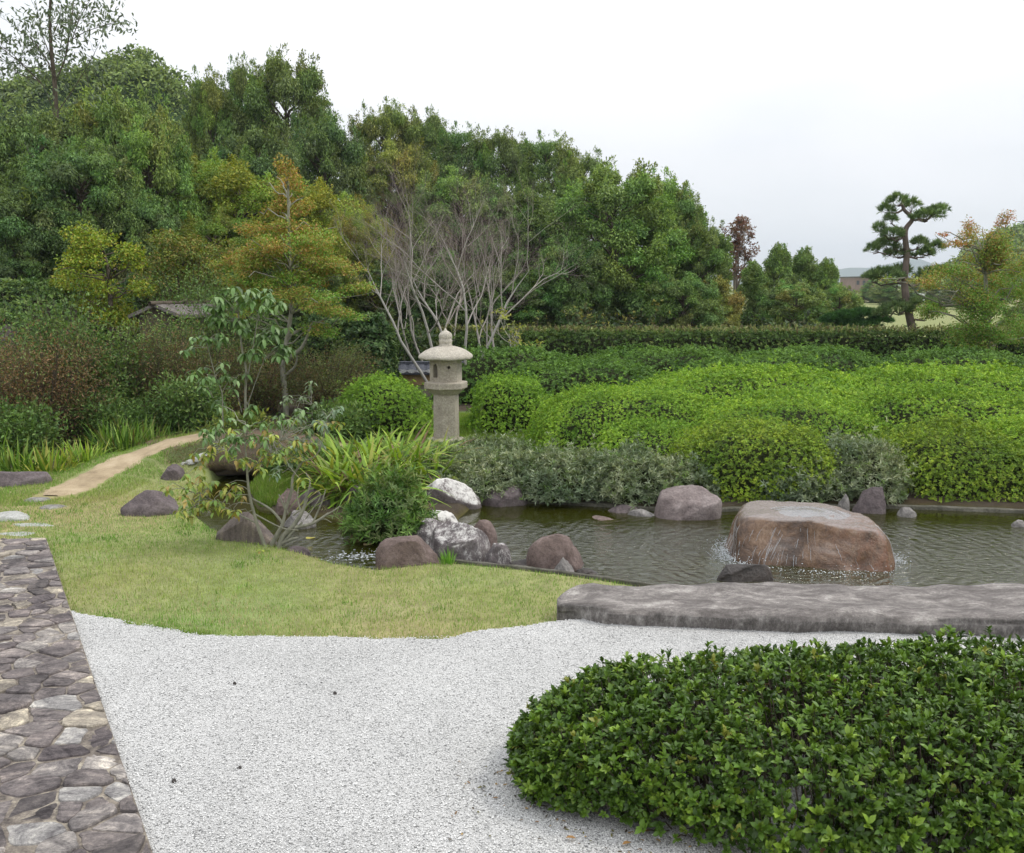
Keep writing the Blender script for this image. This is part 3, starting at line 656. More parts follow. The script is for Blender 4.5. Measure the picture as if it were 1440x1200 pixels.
rock(206, 728, 90, 42, 'rock_dark', 'dark purple pointed boulder on the lawn beside the earth bridge', 3, depth=.7, cuts=10, pts=lambda v: v*np.array([1, 1, 1])+np.stack([v[:, 0]*0, v[:, 1]*0, np.where(v[:, 0] < -.5, (v[:, 0]+.5)*.8, 0)], 1))
rock(343, 762, 84, 47, 'rock_streak', 'brown streaked domed boulder behind the thin sapling at the stream edge', 108, depth=.8, cuts=8, pw=2.0)
rock(419, 744, 48, 28, 'rock_grey', 'pale grey boulder standing in the stream right of the gnarled shrub', 114, z=WL, depth=.8)
rock(573, 796, 94, 46, 'rock_brown', 'smooth dark brown boulder at the lawn edge, left of the grass tuft', 23, depth=.72, cuts=10, flat=.72, taper=.12)
rock(642, 789, 98, 58, 'rock_mottled', 'large dark boulder blotched with white lichen, among the dam stones', 31, z=-.05, depth=.8, cuts=10)
rock(600, 770, 80, 44, 'rock_mottled', 'grey streaked boulder rising behind the smooth dark brown one', 77, z=-.05, depth=.8, cuts=10)
rock(672, 773, 54, 48, 'rock_brown', 'plain brown boulder half hidden behind the white blotched one', 44, z=WL, depth=.8)
rock(700, 795, 38, 34, 'rock_mottled', 'small rounded white mottled stone at the right end of the dam stones', 52, z=-.05, depth=.8, cuts=8)
rock(620, 752, 76, 34, 'rock_white', 'flat-topped cream white stone behind the dam stones', 61, z=WL, depth=1.0, flat=.55, taper=.2)
rock(630, 716, 94, 50, 'rock_white', 'large sloping boulder with a white top beside the leafy bush', 73, z=WL, depth=.65, cuts=10, pts=lambda v: np.stack([v[:, 0], v[:, 1], v[:, 2]*(1-.18*v[:, 0])], 1))
rock(708, 713, 74, 33, 'rock_dark', 'low dark purple boulder under the grey-green shrubs', 85, z=WL, depth=.7)
rock(968, 731, 94, 50, 'rock_pink', 'smooth pinkish brown boulder against the far bank', 9, z=WL, depth=.75, cuts=4, flat=.72, pw=3.2, pts=lambda v: np.stack([v[:, 0]+.15*v[:, 2], v[:, 1], v[:, 2]*(1+.15*v[:, 0])], 1))
rock(903, 727, 40, 12, 'rock_grey', 'small flat grey stone in the water left of the pinkish boulder', 15, z=WL, depth=.8)
rock(876, 722, 46, 14, 'rock_dark', 'low dark stone at the foot of the far bank curb', 16, z=WL, depth=.7)
rock(783, 803, 86, 56, 'rock_brown', 'round reddish brown boulder standing alone in the pond', 27, z=WL, depth=.75, cuts=3, pw=2.3)
rock(793, 806, 33, 25, 'rock_grey', 'small pointed grey stone in front of the round brown boulder', 18, z=-.05, depth=.8, cuts=9, taper=.3)
rock(738, 799, 46, 13, 'rock_wet', 'low wet dark stone left of the round brown boulder', 19, z=WL, depth=.7)
rock(826, 808, 34, 8, 'rock_wet', 'tiny flat wet stone at the right foot of the round brown boulder', 20, z=WL, depth=.7)
rock(1050, 819, 96, 30, 'rock_wet', 'low wet dark stone between the stone slab and the fountain stone', 121, z=WL, depth=.5)
rock(1186, 722, 20, 30, 'rock_grey', 'small upright grey stone at the far bank', 22, z=WL, depth=.8)
rock(1224, 723, 50, 42, 'rock_dark', 'dark upright boulder at the far bank behind the fountain stone', 139, z=WL, depth=.7, taper=.08)
rock(1278, 728, 32, 17, 'rock_grey', 'small grey stone in the water right of the dark upright boulder', 24, z=WL, depth=.8)
rock(1434, 742, 26, 12, 'rock_grey', 'small pale stone at the far bank by the right edge', 25, z=WL, depth=.8)
rock(1200, 708, 9, 6, 'rock_pale', 'tiny pale stone right of the small upright grey stone', 26, z=WL, depth=.8)
rock(1043, 716, 16, 6, 'rock_grey', 'tiny grey stone in the water behind the fountain stone, by the curb', 26, z=WL, depth=.8)
rock(850, 735, 42, 9, 'rock_brown', 'nearly submerged brown stone in the middle of the pond', 28, z=WL-.02, depth=.8)
rock(20, 686, 92, 26, 'rock_dark', 'long low dark stone in front of the strap-leaved plants at far left', 29, depth=.45, flat=.6)
rock(4, 505, 66, 80, 'rock_dark', 'big rounded grey boulder among the brush at the left edge', 30, z=.9, depth=.8, sink=.3)
rock(440, 722, 56, 40, 'rock_dark', 'dark boulder in shadow at the foot of the iris knoll', 33, z=WL, depth=.7)
rock(408, 724, 50, 40, 'rock_brown', 'brown boulder behind the gnarled bare shrub', 34, z=WL, depth=.7)
rock(497, 722, 44, 44, 'rock_dark', 'dark boulder under the hanging strap leaves', 35, z=WL, depth=.7)
rock(518, 747, 26, 16, 'rock_grey', 'small grey stone at the left foot of the leafy bush', 36, z=WL, depth=.8)
rock(560, 756, 40, 22, 'rock_grey', 'grey stone at the right foot of the leafy bush', 37, z=WL, depth=.8)
rock(414, 783, 44, 16, 'rock_dark', 'low dark edging stone between the gnarled shrub and the stream', 38, z=-.06, depth=.5)
rock(243, 680, 44, 30, 'rock_dark', 'dark craggy stone at the left foot of the earth bridge', 40, z=0, depth=.7)
rock(470, 664, 70, 30, 'rock_dark', 'dark stone supporting the right end of the earth bridge', 41, z=.0, depth=.7)
for i, (px, py, wd, seed, d_, lb) in enumerate([(14, 735, 62, 1, .75, 'pale domed stepping stone at the left edge'), (44, 744, 78, 2, .34, 'long narrow pale stepping stone'), (18, 758, 64, 4, .5, 'pale stepping stone touching the corner of the paving'), (50, 707, 36, 5, .8, 'small grey-brown stepping stone nearest the dirt path'), (72, 718, 40, 6, .7, 'grey stepping stone ringed by grass, right of the small one')]):
    rock(px, py, wd, 7+8*(i == 0), 'rock_pale' if i < 3 else 'rock_grey', lb, 100+seed, z=.0, depth=d_, name='stepping_stone', cat='stepping stone', flat=.75, cuts=3, group='stepping stones from the paving to the dirt path')
# long natural stone slab
def slab():
    x0, y0 = G(786, 882, .045); L = 5.2; Dp = .42; h = .195; nx_, ny_, nz_ = 160, 26, 10; r = rs(3)
    prof = []          # cross-section: front bottom -> front top -> back top -> back bottom
    for k in range(9): prof.append((0, -.08+(h+.08)*k/8))
    prof[-2] = (.002, h-.065); prof[-1] = (.012, h-.035); prof += [(.032, h-.013), (.06, h-.003)]
    for k in range(3, 20): prof.append((Dp*k/20, h))
    for k in range(1, 7): prof.append((Dp, h-(h+.15)*k/6))
    prof = np.array(prof); n = len(prof); X = np.linspace(0, 1, nx_)
    V = np.zeros((nx_, n, 3)); u = X[:, None]; py_, pz_ = prof[None, :, 0], prof[None, :, 1]
    V[..., 0] = x0+u*L; 
    end = np.minimum(1, np.sqrt(np.minimum(u/.055, 1))*.55+.45*np.minimum(u/.03, 1))
    V[..., 1] = y0+.03+py_*(end*.75+.25)+(.16*(1-np.minimum(u/.06, 1)))+u*L*(-.1)+np.maximum(py_, 0)/Dp*u*L*.1
    V[..., 2] = pz_*1.0-(pz_ > .1)*(.05*(1-np.minimum(u/.05, 1)))
    # dished, uneven top and front
    Pn = V.reshape(-1, 3); a = (sn(Pn*[1, 1.5, 1], .55, 5)*.016+sn(Pn*[1, 2, 1], 1.6, 6)*.007+sn(Pn, 5, 7)*.0035+sn(Pn, 14, 8)*.0015).reshape(nx_, n)
    top = (pz_ > h*.8)*1.0; V[..., 2] += a*top*1.2-.02*top*np.sin(py_/Dp*math.pi)
    fr = (py_ < .02)*1.0; V[..., 1] -= (a*2+.014*sn(Pn*[1,0,1], .8, 21).reshape(nx_, n)+.015*sn(Pn, 3, 22).reshape(nx_, n)+.03*(pz_/h-.5))*fr+fr*.03*np.sin(u*9)
    bk = (py_ > Dp*.93); V[..., 1] += bk*(sn(Pn*[1, 0, 0], .5, 9)*.05).reshape(nx_, n)
    i = np.arange(nx_-1)[:, None]*n+np.arange(n-1)[None]; F = np.stack([i, i+n, i+n+1, i+1], -1).reshape(-1, 4)
    cap0 = list(range(n)); capn = [(nx_-1)*n+k for k in range(n)]
    me = bpy.data.meshes.new('stone_slab'); me.from_pydata(V.reshape(-1, 3).tolist(), [], F.tolist()+[cap0[::-1], capn]); me.shade_smooth()
    import bmesh; bm = bmesh.new(); bm.from_mesh(me); bmesh.ops.triangulate(bm, faces=[f for f in bm.faces if len(f.verts) > 4]); bmesh.ops.recalc_face_normals(bm, faces=bm.faces); bm.to_mesh(me); bm.free()
    o = link('stone_slab', me, M['slab']); tag(o, 'long flat weathered granite slab between the gravel and the pond', 'stone slab')
slab()
# fountain stone with water
def fountain():
    x, y = 2.62, 8.33; wv, dv, h = 1.45, 1.3, .40
    def shp(v):
        v = v.copy(); v[:, 0] += -.10*v[:, 1]; v[:, 2] = np.where((v[:, 2] > 0), v[:, 2]*(1-.12*np.maximum(v[:, 0]-.1, 0)), v[:, 2]); return v
    me = rock_mesh('fountain_stone', wv, dv, h, 215, cuts=1, flat=.7, sub=6, pts=shp, pw=2.9, rough=1.5, soft=9)
    o = link('fountain_stone', me, M['fountain'], None, (x, y, WL-.02)); o.rotation_euler = (0, 0, R(-14)); tag(o, 'large wet brown stone block in the pond with water spilling from its top', 'fountain')
    m, t, p, q = newmat('clear_water'); p.inputs['Base Color'].default_value = (.55, .62, .66, 1); p.inputs['Roughness'].default_value = .04; p.inputs['IOR'].default_value = 1.33; p.inputs['Alpha'].default_value = .22
    c = N(t, 'ShaderNodeTexCoord'); wv_ = N(t, 'ShaderNodeTexWave', wave_type='RINGS', rings_direction='SPHERICAL'); wv_.inputs['Scale'].default_value = 4.5; wv_.inputs['Distortion'].default_value = 1.5
    t.links.new(c.outputs['Object'], wv_.inputs['Vector']); bump(t, p, wv_.outputs['Fac'], .5, .03)
    M['clear_water'] = m
    V = []; n = 40; r = random.Random(3); zt = h-.02
    zs = np.array([v.co.z for v in me.vertices]); xs = np.array([v.co[:2] for v in me.vertices])
    top_at = lambda a, b: float(zs[np.argsort((xs[:, 0]-a)**2+(xs[:, 1]-b)**2+(zs < .1)*9)[:4]].mean())
    V = [(0.02, .1, top_at(.02, .1)+.008)]
    for ring in (.33, .66, 1.0):
        for i in range(n):
            a = i/n*6.283; rad = ring*(1+.1*math.sin(a*3+1)+.05*math.sin(a*5)); X = .02+.33*rad*math.cos(a); Y = .1+.27*rad*math.sin(a)
            V.append((X, Y, top_at(X, Y)+(.008 if ring < 1 else .001)))
    F = [(0, 1+i, 1+(i+1) % n) for i in range(n)]
    for k in range(2): F += [(1+k*n+i, 1+(k+1)*n+i, 1+(k+1)*n+(i+1) % n, 1+k*n+(i+1) % n) for i in range(n)]
    polymesh('water_pool', V, F, m, o, smooth=True)
    # trickles down the sides, following the stone surface
    m2, t2, p2, q2 = newmat('falling_water'); p2.inputs['Base Color'].default_value = (.75, .78, .8, 1); p2.inputs['Roughness'].default_value = .08; p2.inputs['Alpha'].default_value = .4; p2.inputs['Specular IOR Level'].default_value = .8
    M['falling_water'] = m2
    from mathutils.bvhtree import BVHTree
    bv = BVHTree.FromPolygons([v.co[:] for v in me.vertices], [pl.vertices[:] for pl in me.polygons])
    acc = Acc(); rr = rs(9)
    for i in range(120):
        a = R(rr.choice([rr.uniform(172, 245), rr.uniform(180, 225), rr.uniform(225, 262), rr.uniform(-20, 5), rr.uniform(182, 212), rr.uniform(182, 235), rr.uniform(225, 330)]))
        zt_ = rr.uniform(.06, .33); zb = max(.0, zt_-rr.uniform(.03, .14)); pts = []
        for z in np.linspace(zt_, zb, 9):
            a2 = a+.008*math.sin(z*25+i); d = Vector((-math.cos(a2), -math.sin(a2), 0)); hit = bv.ray_cast(Vector((math.cos(a2)*1.5, math.sin(a2)*1.5, z)), d)
            if hit[0] is None: continue
            pt = hit[0]-d*.006; pts.append(tuple(pt))
        if len(pts) < 4: continue
        tube(acc, np.array(pts)+rr.normal(size=(len(pts), 3))*.0015, rr.uniform(.0006, .0024)*np.sin(np.linspace(.5, 2.8, len(pts))), 4)
    tr = link('water_trickles', acc.mesh('water_trickles', True), m2, o); tr['kind'] = 'stuff'
    # splashing drops and foam around the waterline
    acc = Acc(); iv, iF = ico(1); n = 1300; a = np.radians(rr.choice([0, 1, 2], n, p=[.62, .13, .25])); 
    sec = rr.choice(3, n, p=[.58, .12, .30]); an = np.where(sec == 0, 205+rr.normal(size=n)*19+14*np.sin(np.arange(n)), np.where(sec == 1, rr.uniform(262, 340, n), -6+rr.normal(size=n)*7)); an = np.radians(an)
    ex = np.abs(rr.normal(size=n)); fx = np.cos(an); fy = np.sin(an); tt = (np.abs(fx/.66)**3.4+np.abs(fy/.58)**3.4)**(-1/3.4)
    rad = tt+.01+ex*.05+.05*(rr.rand(n) < .35)*rr.rand(n)*2.2; zc = .02+np.abs(rr.normal(size=n))*.01+(rr.rand(n) < .12)*rr.rand(n)*.07; sz = rr.uniform(.0015, .0045, n)
    Vv = iv[None]*np.stack([sz*1.5, sz*1.5, sz*.7], 1)[:, None]+np.stack([fx*rad, fy*rad, zc], 1)[:, None]
    Fv = (np.arange(n)[:, None, None]*len(iv)+iF[None]).reshape(-1, 3); acc.add(Vv.reshape(-1, 3), Fv, np.zeros((n*len(iv), 3)))
    m3, t3, p3, q3 = newmat('foam'); p3.inputs['Base Color'].default_value = (.78, .82, .84, 1); p3.inputs['Roughness'].default_value = .3; p3.inputs['Alpha'].default_value = .8
    M['foam'] = m3; sp = link('splash', acc.mesh('splash', True), m3, o); sp['kind'] = 'stuff'
fountain()
def rapids():
    r = rs(4); iv, iF = ico(1); n = 200; cx, cy = G(508, 783, WL)
    X = cx+r.normal(size=n)*.17; Y = cy+r.normal(size=n)*.09; k = sdf(X, Y, POND) < -.02; X = X[k]; Y = Y[k]; n = len(X); sz = r.uniform(.002, .006, n)
    Vv = iv[None]*np.stack([sz*2.2, sz, sz*.5], 1)[:, None]+np.stack([X, Y, WL+.002+0*X], 1)[:, None]
    F = (np.arange(n)[:, None, None]*len(iv)+iF[None]).reshape(-1, 3)
    tag(link('water_foam', mesh('water_foam', Vv.reshape(-1, 3), F, None, True), M['foam']), 'white foam where the stream runs past the smooth dark brown boulder', 'foam', None, 'stuff')
rapids()
for i, (px, py, c_, lb) in enumerate([(436, 757, (.5, .45, .1), 'yellow fallen leaf floating on the stream'), (517, 766, (.6, .45, .25), 'pale tan fallen leaf floating by the smooth dark brown boulder')]):
    x, y = G(px, py, WL); a = np.linspace(0, 6.283, 13)[:-1]; rr_ = .045*(1+.25*np.cos(a*3)); V = [(0, 0, .004)]+[(q*math.cos(b), q*.7*math.sin(b), .006+.004*math.cos(2*b)) for q, b in zip(rr_, a)]
    tag(polymesh('floating_leaf', V, [(0, 1+k, 1+(k+1) % 12) for k in range(12)], M['leaf'], None, [c_]*13, loc=(x, y, WL)), lb, 'leaf')
# curbs
def curb(name, pts, w_, top, bot, label, mat):
    pts = np.array(resample([tuple(p) for p in pts]+[pts[-1]], .1)[:-1]) if 0 else np.array(pts)
    s = np.r_[0, np.cumsum(np.hypot(*np.diff(pts, axis=0).T))]; q = np.arange(0, s[-1], .12); Q = np.stack([np.interp(q, s, pts[:, k]) for k in (0, 1)], 1)
    for _ in range(6): Q[1:-1] = (Q[:-2]+2*Q[1:-1]+Q[2:])/4
    T = np.gradient(Q, axis=0); T /= np.linalg.norm(T, axis=1)[:, None]; S = np.stack([T[:, 1], -T[:, 0]], 1); r = rs(2); V = []
    for u, z in ((-.5, bot), (-.5, top-.008), (-.42, top), (.42, top), (.5, top-.008), (.5, bot)):
        V.append(np.concatenate([Q+S*u*w_, np.full((len(Q), 1), z)+r.normal(size=(len(Q), 1))*.003], 1))
    V = np.stack(V, 1).reshape(-1, 3); n = len(Q); i = np.arange(n-1)[:, None]*6+np.arange(5)[None]
    F = np.stack([i, i+1, i+7, i+6], -1).reshape(-1, 4)
    return tag(link(name, mesh(name, V, F), M[mat]), label, 'curb')
M['concrete'] = rockmat('old_concrete', (.05, .05, .035), (.11, .105, .08), (.2, .19, .155), None, scale=6)
curb('concrete_curb', [G(*p) for p in ((735, 699), (820, 702), (900, 708), (960, 713), (1120, 706), (1250, 706), (1440, 713), (1900, 724))], .07, -.028, -.3, 'mossy concrete curb along the far bank of the pond', 'concrete')
curb('stone_edging', [G(*p) for p in ((628, 788), (700, 795), (770, 802.5), (850, 813), (905, 823), (1000, 831))], .035, .012, -.3, 'thin pale edging between the front lawn and the pond', 'concrete')
# ------------------------------------------------------------------ earth bridge
def bridge():
    s = np.r_[0, np.cumsum(np.linalg.norm(np.diff(PATH, axis=0), axis=1))]; q = np.arange(s[3]+.25, s[9]-.1, .05); Q = np.stack([np.interp(q, s, PATH[:, k]) for k in range(3)], 1)
    for _ in range(20): Q[1:-1] = (Q[:-2]+2*Q[1:-1]+Q[2:])/4
    T = unit(np.gradient(Q, axis=0)*[1, 1, 0]); S = np.stack([T[:, 1], -T[:, 0], T[:, 2]*0], 1)
    prof = [(-.62, -.22), (-.66, -.12), (-.6, -.04), (-.48, .0), (-.3, .008), (0, .012), (.3, .008), (.5, -.01), (.62, -.07), (.72, -.16), (.78, -.25), (.76, -.32), (.66, -.36), (0, -.3)]
    V = []; r = rs(4)
    for u, z in prof:
        pt = Q+S*u; pt[:, 2] += z; V.append(pt)
    V = np.stack(V, 1); L = V.reshape(-1, 3); L += sn(L, 1.2, 5)[:, None]*[.02, .03, .02]+sn(L, 4, 6)[:, None]*[.008, .012, .012]+r.normal(size=L.shape)*.004; V = L.reshape(V.shape)
    V[:, 4:7, 2] = np.minimum(V[:, 4:7, 2], Q[:, 2:3]+.012)
    n, k = V.shape[:2]; i = np.arange(n-1)[:, None]*k; j = np.arange(k)[None]; F = np.stack([i+j, i+(j+1) % k, i+k+(j+1) % k, i+k+j], -1).reshape(-1, 4)
    C = np.zeros((n*k, 3)); e = sn(L, 1.0, 15); e2 = r.rand(n*k)
    C[:] = [.13, .095, .065]; C += np.clip(e, -1, 1)[:, None]*[.035, .015, .01]; g = (sn(L, .7, 19) > .3)[:, None]; C = np.where(g, [.1, .12, .045], C)
    root = link('earth_bridge', mesh('earth_bridge', L, F[:, ::-1].copy(), C, True), M['ground']); tag(root, 'low arched footbridge covered in bare earth and moss over the stream', 'bridge')
    # logs along the side carrying the earth
    for a, b, z in ((.58, -.36, 0), (.2, -.34, 0), (-.3, -.32, 0)):
        acc = Acc(); pt = Q+S*a; pt[:, 2] += b; tube(acc, pt, .06, 8); link('log', acc.mesh('log', True), M['bark'], root)
    # pale pebbles on the side
    for i, (px, py) in enumerate(((258, 654), (268, 650), (277, 646), (285, 641), (460, 650), (488, 655))):
        x, y, z = P(px, py, 11.32 if i < 4 else 11.6); o = link('side_stone', rock_mesh('side_stone', .12, .09, .035, 300+i, sub=3), M['rock_pale'], root); o.location = (x, y, z)
    # grass and dry leaves on its side and edges
    acc = Acc(); idx = r.choice(n*k, 16000); jj = idx % k; idx = idx[(jj < 4) | ((jj > 6) & (jj < 11))]; p0 = L[idx]+r.normal(size=(len(idx), 3))*[.04, .04, .012]
    ax = unit(r.normal(size=p0.shape)*.5+[0, -.2, 1]); Vv, Fv, kk = leafset(p0, ax, r.normal(size=p0.shape), r.uniform(.015, .05, len(idx)), .2*.03)
    acc.add(Vv, Fv, np.repeat(colmix(r, len(idx), [(.12, .17, .05), (.2, .16, .08), (.24, .17, .12), (.16, .1, .07)]), kk, 0)); g_ = link('moss', acc.mesh('moss'), M['grass'], root); g_['kind'] = 'stuff'
bridge()
# ------------------------------------------------------------------ stone lantern
def prism(n, profile, rot=0, sx=1):
    V = []; F = []
    for rr, z in profile:
        for i in range(n): a = rot+i/n*2*math.pi; V.append((rr*math.cos(a), rr*math.sin(a), z))
    m = len(profile)
    for k in range(m-1):
        for i in range(n): F.append((k*n+i, k*n+(i+1) % n, (k+1)*n+(i+1) % n, (k+1)*n+i))
    F.append(tuple(range(n))[::-1]); F.append(tuple((m-1)*n+i for i in range(n))); return V, F
def lantern():
    x, y = G(628, 621); s = PXM(y); u = 1/s   # metres per pixel
    root = empty('stone_lantern', (x, y, 0), 'tall pale granite lantern with a wide rounded roof, on the grass between two round bushes', 'lantern')
    rot = R(-90-14)
    v, f = prism(6, [(.285, -.05), (.285, .035), (.24, .06)], rot); polymesh('base', v, f, M['lantern'], root, bevel=.012)
    # six-sided pillar
    v, f = prism(6, [(.197, .055), (.19, .70)], rot); polymesh('post', v, f, M['lantern'], root, bevel=.008)
    v, f = prism(6, [(.2, .69), (.285, .765), (.325, .78), (.325, .865), (.30, .875), (.23, .88)], rot); polymesh('platform', v, f, M['lantern'], root, bevel=.008)
    # fire box: hexagonal shell with a window in the left-front face and a small round hole in the right-front one
    ri, zb, zt = .24, .878, 1.2; V = []; F = []
    def quadwall(a0, a1, hole):
        p0 = np.array([ri*math.cos(a0), ri*math.sin(a0)]); p1 = np.array([ri*math.cos(a1), ri*math.sin(a1)]); nrm = (p0+p1); nrm = nrm/np.linalg.norm(nrm)*-.05
        def pt(u_, z, d=0): q = p0+(p1-p0)*u_+nrm*d; return (q[0], q[1], z)
        b = len(V)
        out_ = [(0, zb), (1, zb), (1, zt), (0, zt)]
        if hole is None:
            V.extend(pt(a, z) for a, z in out_); F.append((b, b+1, b+2, b+3)); return
        k = len(hole); ang = [math.atan2(z-sum(h[1] for h in hole)/k, (u_-.5)*.24) for u_, z in hole]
        # rings: outer rectangle sampled along the same angles
        cz = sum(h[1] for h in hole)/k; cu = sum(h[0] for h in hole)/k; ou = []
        for (u_, z) in hole:
            du, dz = u_-cu, z-cz; t = min((1-cu)/du if du > 1e-6 else 9e9, -cu/du if du < -1e-6 else 9e9, (zt-cz)/dz if dz > 1e-6 else 9e9, (zb-cz)/dz if dz < -1e-6 else 9e9); ou.append((cu+du*t, cz+dz*t))
        for a, z in ou: V.append(pt(a, z))
        for a, z in hole: V.append(pt(a, z))
        for a, z in hole: V.append(pt(a, z, 1.8))
        for i in range(k):
            j = (i+1) % k; F.append((b+i, b+j, b+k+j, b+k+i)); F.append((b+k+i, b+k+j, b+2*k+j, b+2*k+i))
        for cu_, cz_ in ((0, zb), (1, zb), (1, zt), (0, zt)):     # fill the rectangle corners
            a_ = math.atan2(cz_-cz, cu_-cu); df_ = [((math.atan2(ou[i][1]-cz, ou[i][0]-cu)-a_+3*math.pi) % (2*math.pi))-math.pi for i in range(k)]; best = [min((i for i in range(k) if df_[i] >= 0), key=lambda i: df_[i]), max((i for i in range(k) if df_[i] < 0), key=lambda i: df_[i])]
            V.append(pt(cu_, cz_)); F.append((len(V)-1, b+best[0], b+best[1]))
    win = [(.3, .94), (.7, .94), (.7, 1.0), (.7, 1.08)]+[(.5+.2*math.cos(a), 1.08+.06*math.sin(a)) for a in np.linspace(.4, 2.74, 6)]+[(.3, 1.08), (.3, 1.0)]
    rnd = [(.5+.1*math.cos(a), 1.09+.024*math.sin(a)) for a in np.linspace(0, 6.283, 14)[:-1]]
    for i in range(6):
        a0 = rot+i*math.pi/3; a1 = a0+math.pi/3
        quadwall(a0, a1, win if i in (5, 2) else (rnd if i in (0, 3) else None))
    polymesh('fire_box', V, F, M['lantern'], root)
    v, f = prism(6, [(.15, .88), (.15, 1.2)], rot); 
    # roof: soft mushroom hexagon
    prof = [(.0, 1.19), (.3, 1.19), (.385, 1.195), (.395, 1.215), (.385, 1.245), (.35, 1.285), (.29, 1.325), (.21, 1.36), (.13, 1.38), (.09, 1.385)]
    V = []; F = []; n = 48
    for k, (rr, z) in enumerate(prof):
        for i in range(n):
            a = i/n*6.283; ph = ((a-rot) % (math.pi/3))-math.pi/6; hx = math.cos(math.pi/6)/math.cos(ph); q = rr*(1*.35+hx*.65)*1.04
            V.append((q*math.cos(a), q*math.sin(a), z+(.012*abs(ph)/.52 if 1 <= k <= 4 else 0)))
    for k in range(len(prof)-1):
        for i in range(n): F.append((k*n+i, k*n+(i+1) % n, (k+1)*n+(i+1) % n, (k+1)*n+i))
    F.append(tuple((len(prof)-1)*n+i for i in range(n))); rf = polymesh('roof', V, F, M['lantern_roof'], root, smooth=True)
    V, F = prism(20, [(.1, 1.38), (.1, 1.4), (.085, 1.405), (.095, 1.43), (.1, 1.465), (.092, 1.475), (.088, 1.478), (.097, 1.5), (.1, 1.53), (.085, 1.565), (.05, 1.59), (.022, 1.605), (.012, 1.63), (.002, 1.64)]); polymesh('finial', V, F, M['lantern_roof'], root, smooth=True)
    root.scale = (1.0, 1.0, 1.02)
lantern()
# ------------------------------------------------------------------ tile-capped wall behind the lantern
def wall():
    D = 22; a = P(560, 509, D); b = P(650, 509, D); s = PXM(D, .8); L = b[0]-a[0]; zt = a[2]
    root = empty('garden_wall', (a[0], D, 0), 'ochre plaster garden wall with a grey tiled cap behind the lantern', 'wall')
    M['ochre'] = rockmat('ochre_plaster', (.3, .2, .09), (.38, .26, .125), (.44, .31, .16), None, scale=3)
    M['tile'] = rockmat('grey_roof_tile', (.05, .055, .07), (.085, .09, .11), (.13, .14, .16), None, scale=8, rough=.5)
    M['tile_white'] = rockmat('white_plaster_edge', (.5, .5, .5), (.6, .6, .6), (.7, .7, .7), None, scale=8)
    def box(n, x0, x1, y0, y1, z0, z1, mt):
        return polymesh(n, [(x0, y0, z0), (x1, y0, z0), (x1, y1, z0), (x0, y1, z0), (x0, y0, z1), (x1, y0, z1), (x1, y1, z1), (x0, y1, z1)], [(3, 2, 1, 0), (4, 5, 6, 7), (0, 1, 5, 4), (1, 2, 6, 5), (2, 3, 7, 6), (3, 0, 4, 7)], M[mt], root, bevel=.01)
    box('plaster_wall', .06, L, .02, .25, -.2, zt-.28, 'ochre')
    box('ridge', -.02, L+.02, .07, .2, zt-.07, zt, 'tile')
    # rows of round tiles running down the front slope
    V = []; F = []; C = []; k = 6; nn = 60; w_ = L/7.0
    for e in range(2):
        for i in range(nn+1):
            xx = L*i/nn; ph = abs(math.sin(xx/w_*math.pi)); hh = .035*(ph**.6)
            V.append((xx, .12 if e == 0 else -.1, (zt-.06 if e == 0 else zt-.2)+hh))
    for i in range(nn+1): V.append((L*i/nn, -.1, zt-.235))
    for i in range(nn): F.append((i, i+1, nn+2+i, nn+1+i))
    polymesh('tiles', V[:2*(nn+1)], F, M['tile'], root)
    V2 = []; F2 = []
    for i in range(nn+1):
        xx = L*i/nn; ph = abs(math.sin(xx/w_*math.pi)); V2 += [(xx, -.104, zt-.2+.035*ph**.6), (xx, -.104, zt-.2-.055*ph)]
    for i in range(nn): F2.append((2*i, 2*i+1, 2*i+3, 2*i+2))
    polymesh('scalloped_edge', V2, F2, M['tile_white'], root)
    box('eave', 0, L, -.09, .27, zt-.29, zt-.25, 'tile')
wall()
# small roof showing over the reddish brush
def hut():
    D = 19; root = empty('garden_hut', (P(218, 500, D)[0], D, .6), 'small hut with a pale shingled gable roof showing above the brown brush', 'hut')
    o = np.array(root.location); a = P(180, 443, D)-o; b = P(216, 427, D)-o; c = P(290, 427, D)-o; d_ = P(250, 443, D)-o
    dep = np.array([1.25, 2.2, 0]); M['roofw'] = rockmat('weathered_shingle', (.1, .085, .075), (.19, .17, .155), (.3, .28, .26), None, scale=9)
    e = 2*b-a; e[2] = a[2]
    V = [a, b, e, a+dep, b+dep, e+dep]; V += [v-np.array([0, 0, .07]) for v in V]
    F = [(0, 3, 4, 1), (1, 4, 5, 2), (0, 1, 7, 6), (1, 2, 8, 7), (6, 7, 10, 9), (7, 8, 11, 10), (0, 6, 9, 3), (2, 5, 11, 8)]
    polymesh('roof', V, F, M['roofw'], root)
    acc = Acc(); tube(acc, np.array([b-[.05, .08, 0], b+dep]), .05, 6); link('ridge_pole', acc.mesh('ridge_pole'), M['bark'], root)
    z0 = -1.2; w1 = [a+[.15, .15, -.08], e+[-.15, .15, -.08], e+dep+[-.15, -.15, -.08], a+dep+[.15, -.15, -.08]]
    V = [np.array([v[0], v[1], z0]) for v in w1]+w1+[b+[0, .15, -.1], b+dep+[0, -.15, -.1]]
    polymesh('wall', V, [(0, 1, 5, 8, 4), (1, 2, 6, 5), (2, 3, 7, 9, 6), (3, 0, 4, 7)], M['bark'], root)
hut()
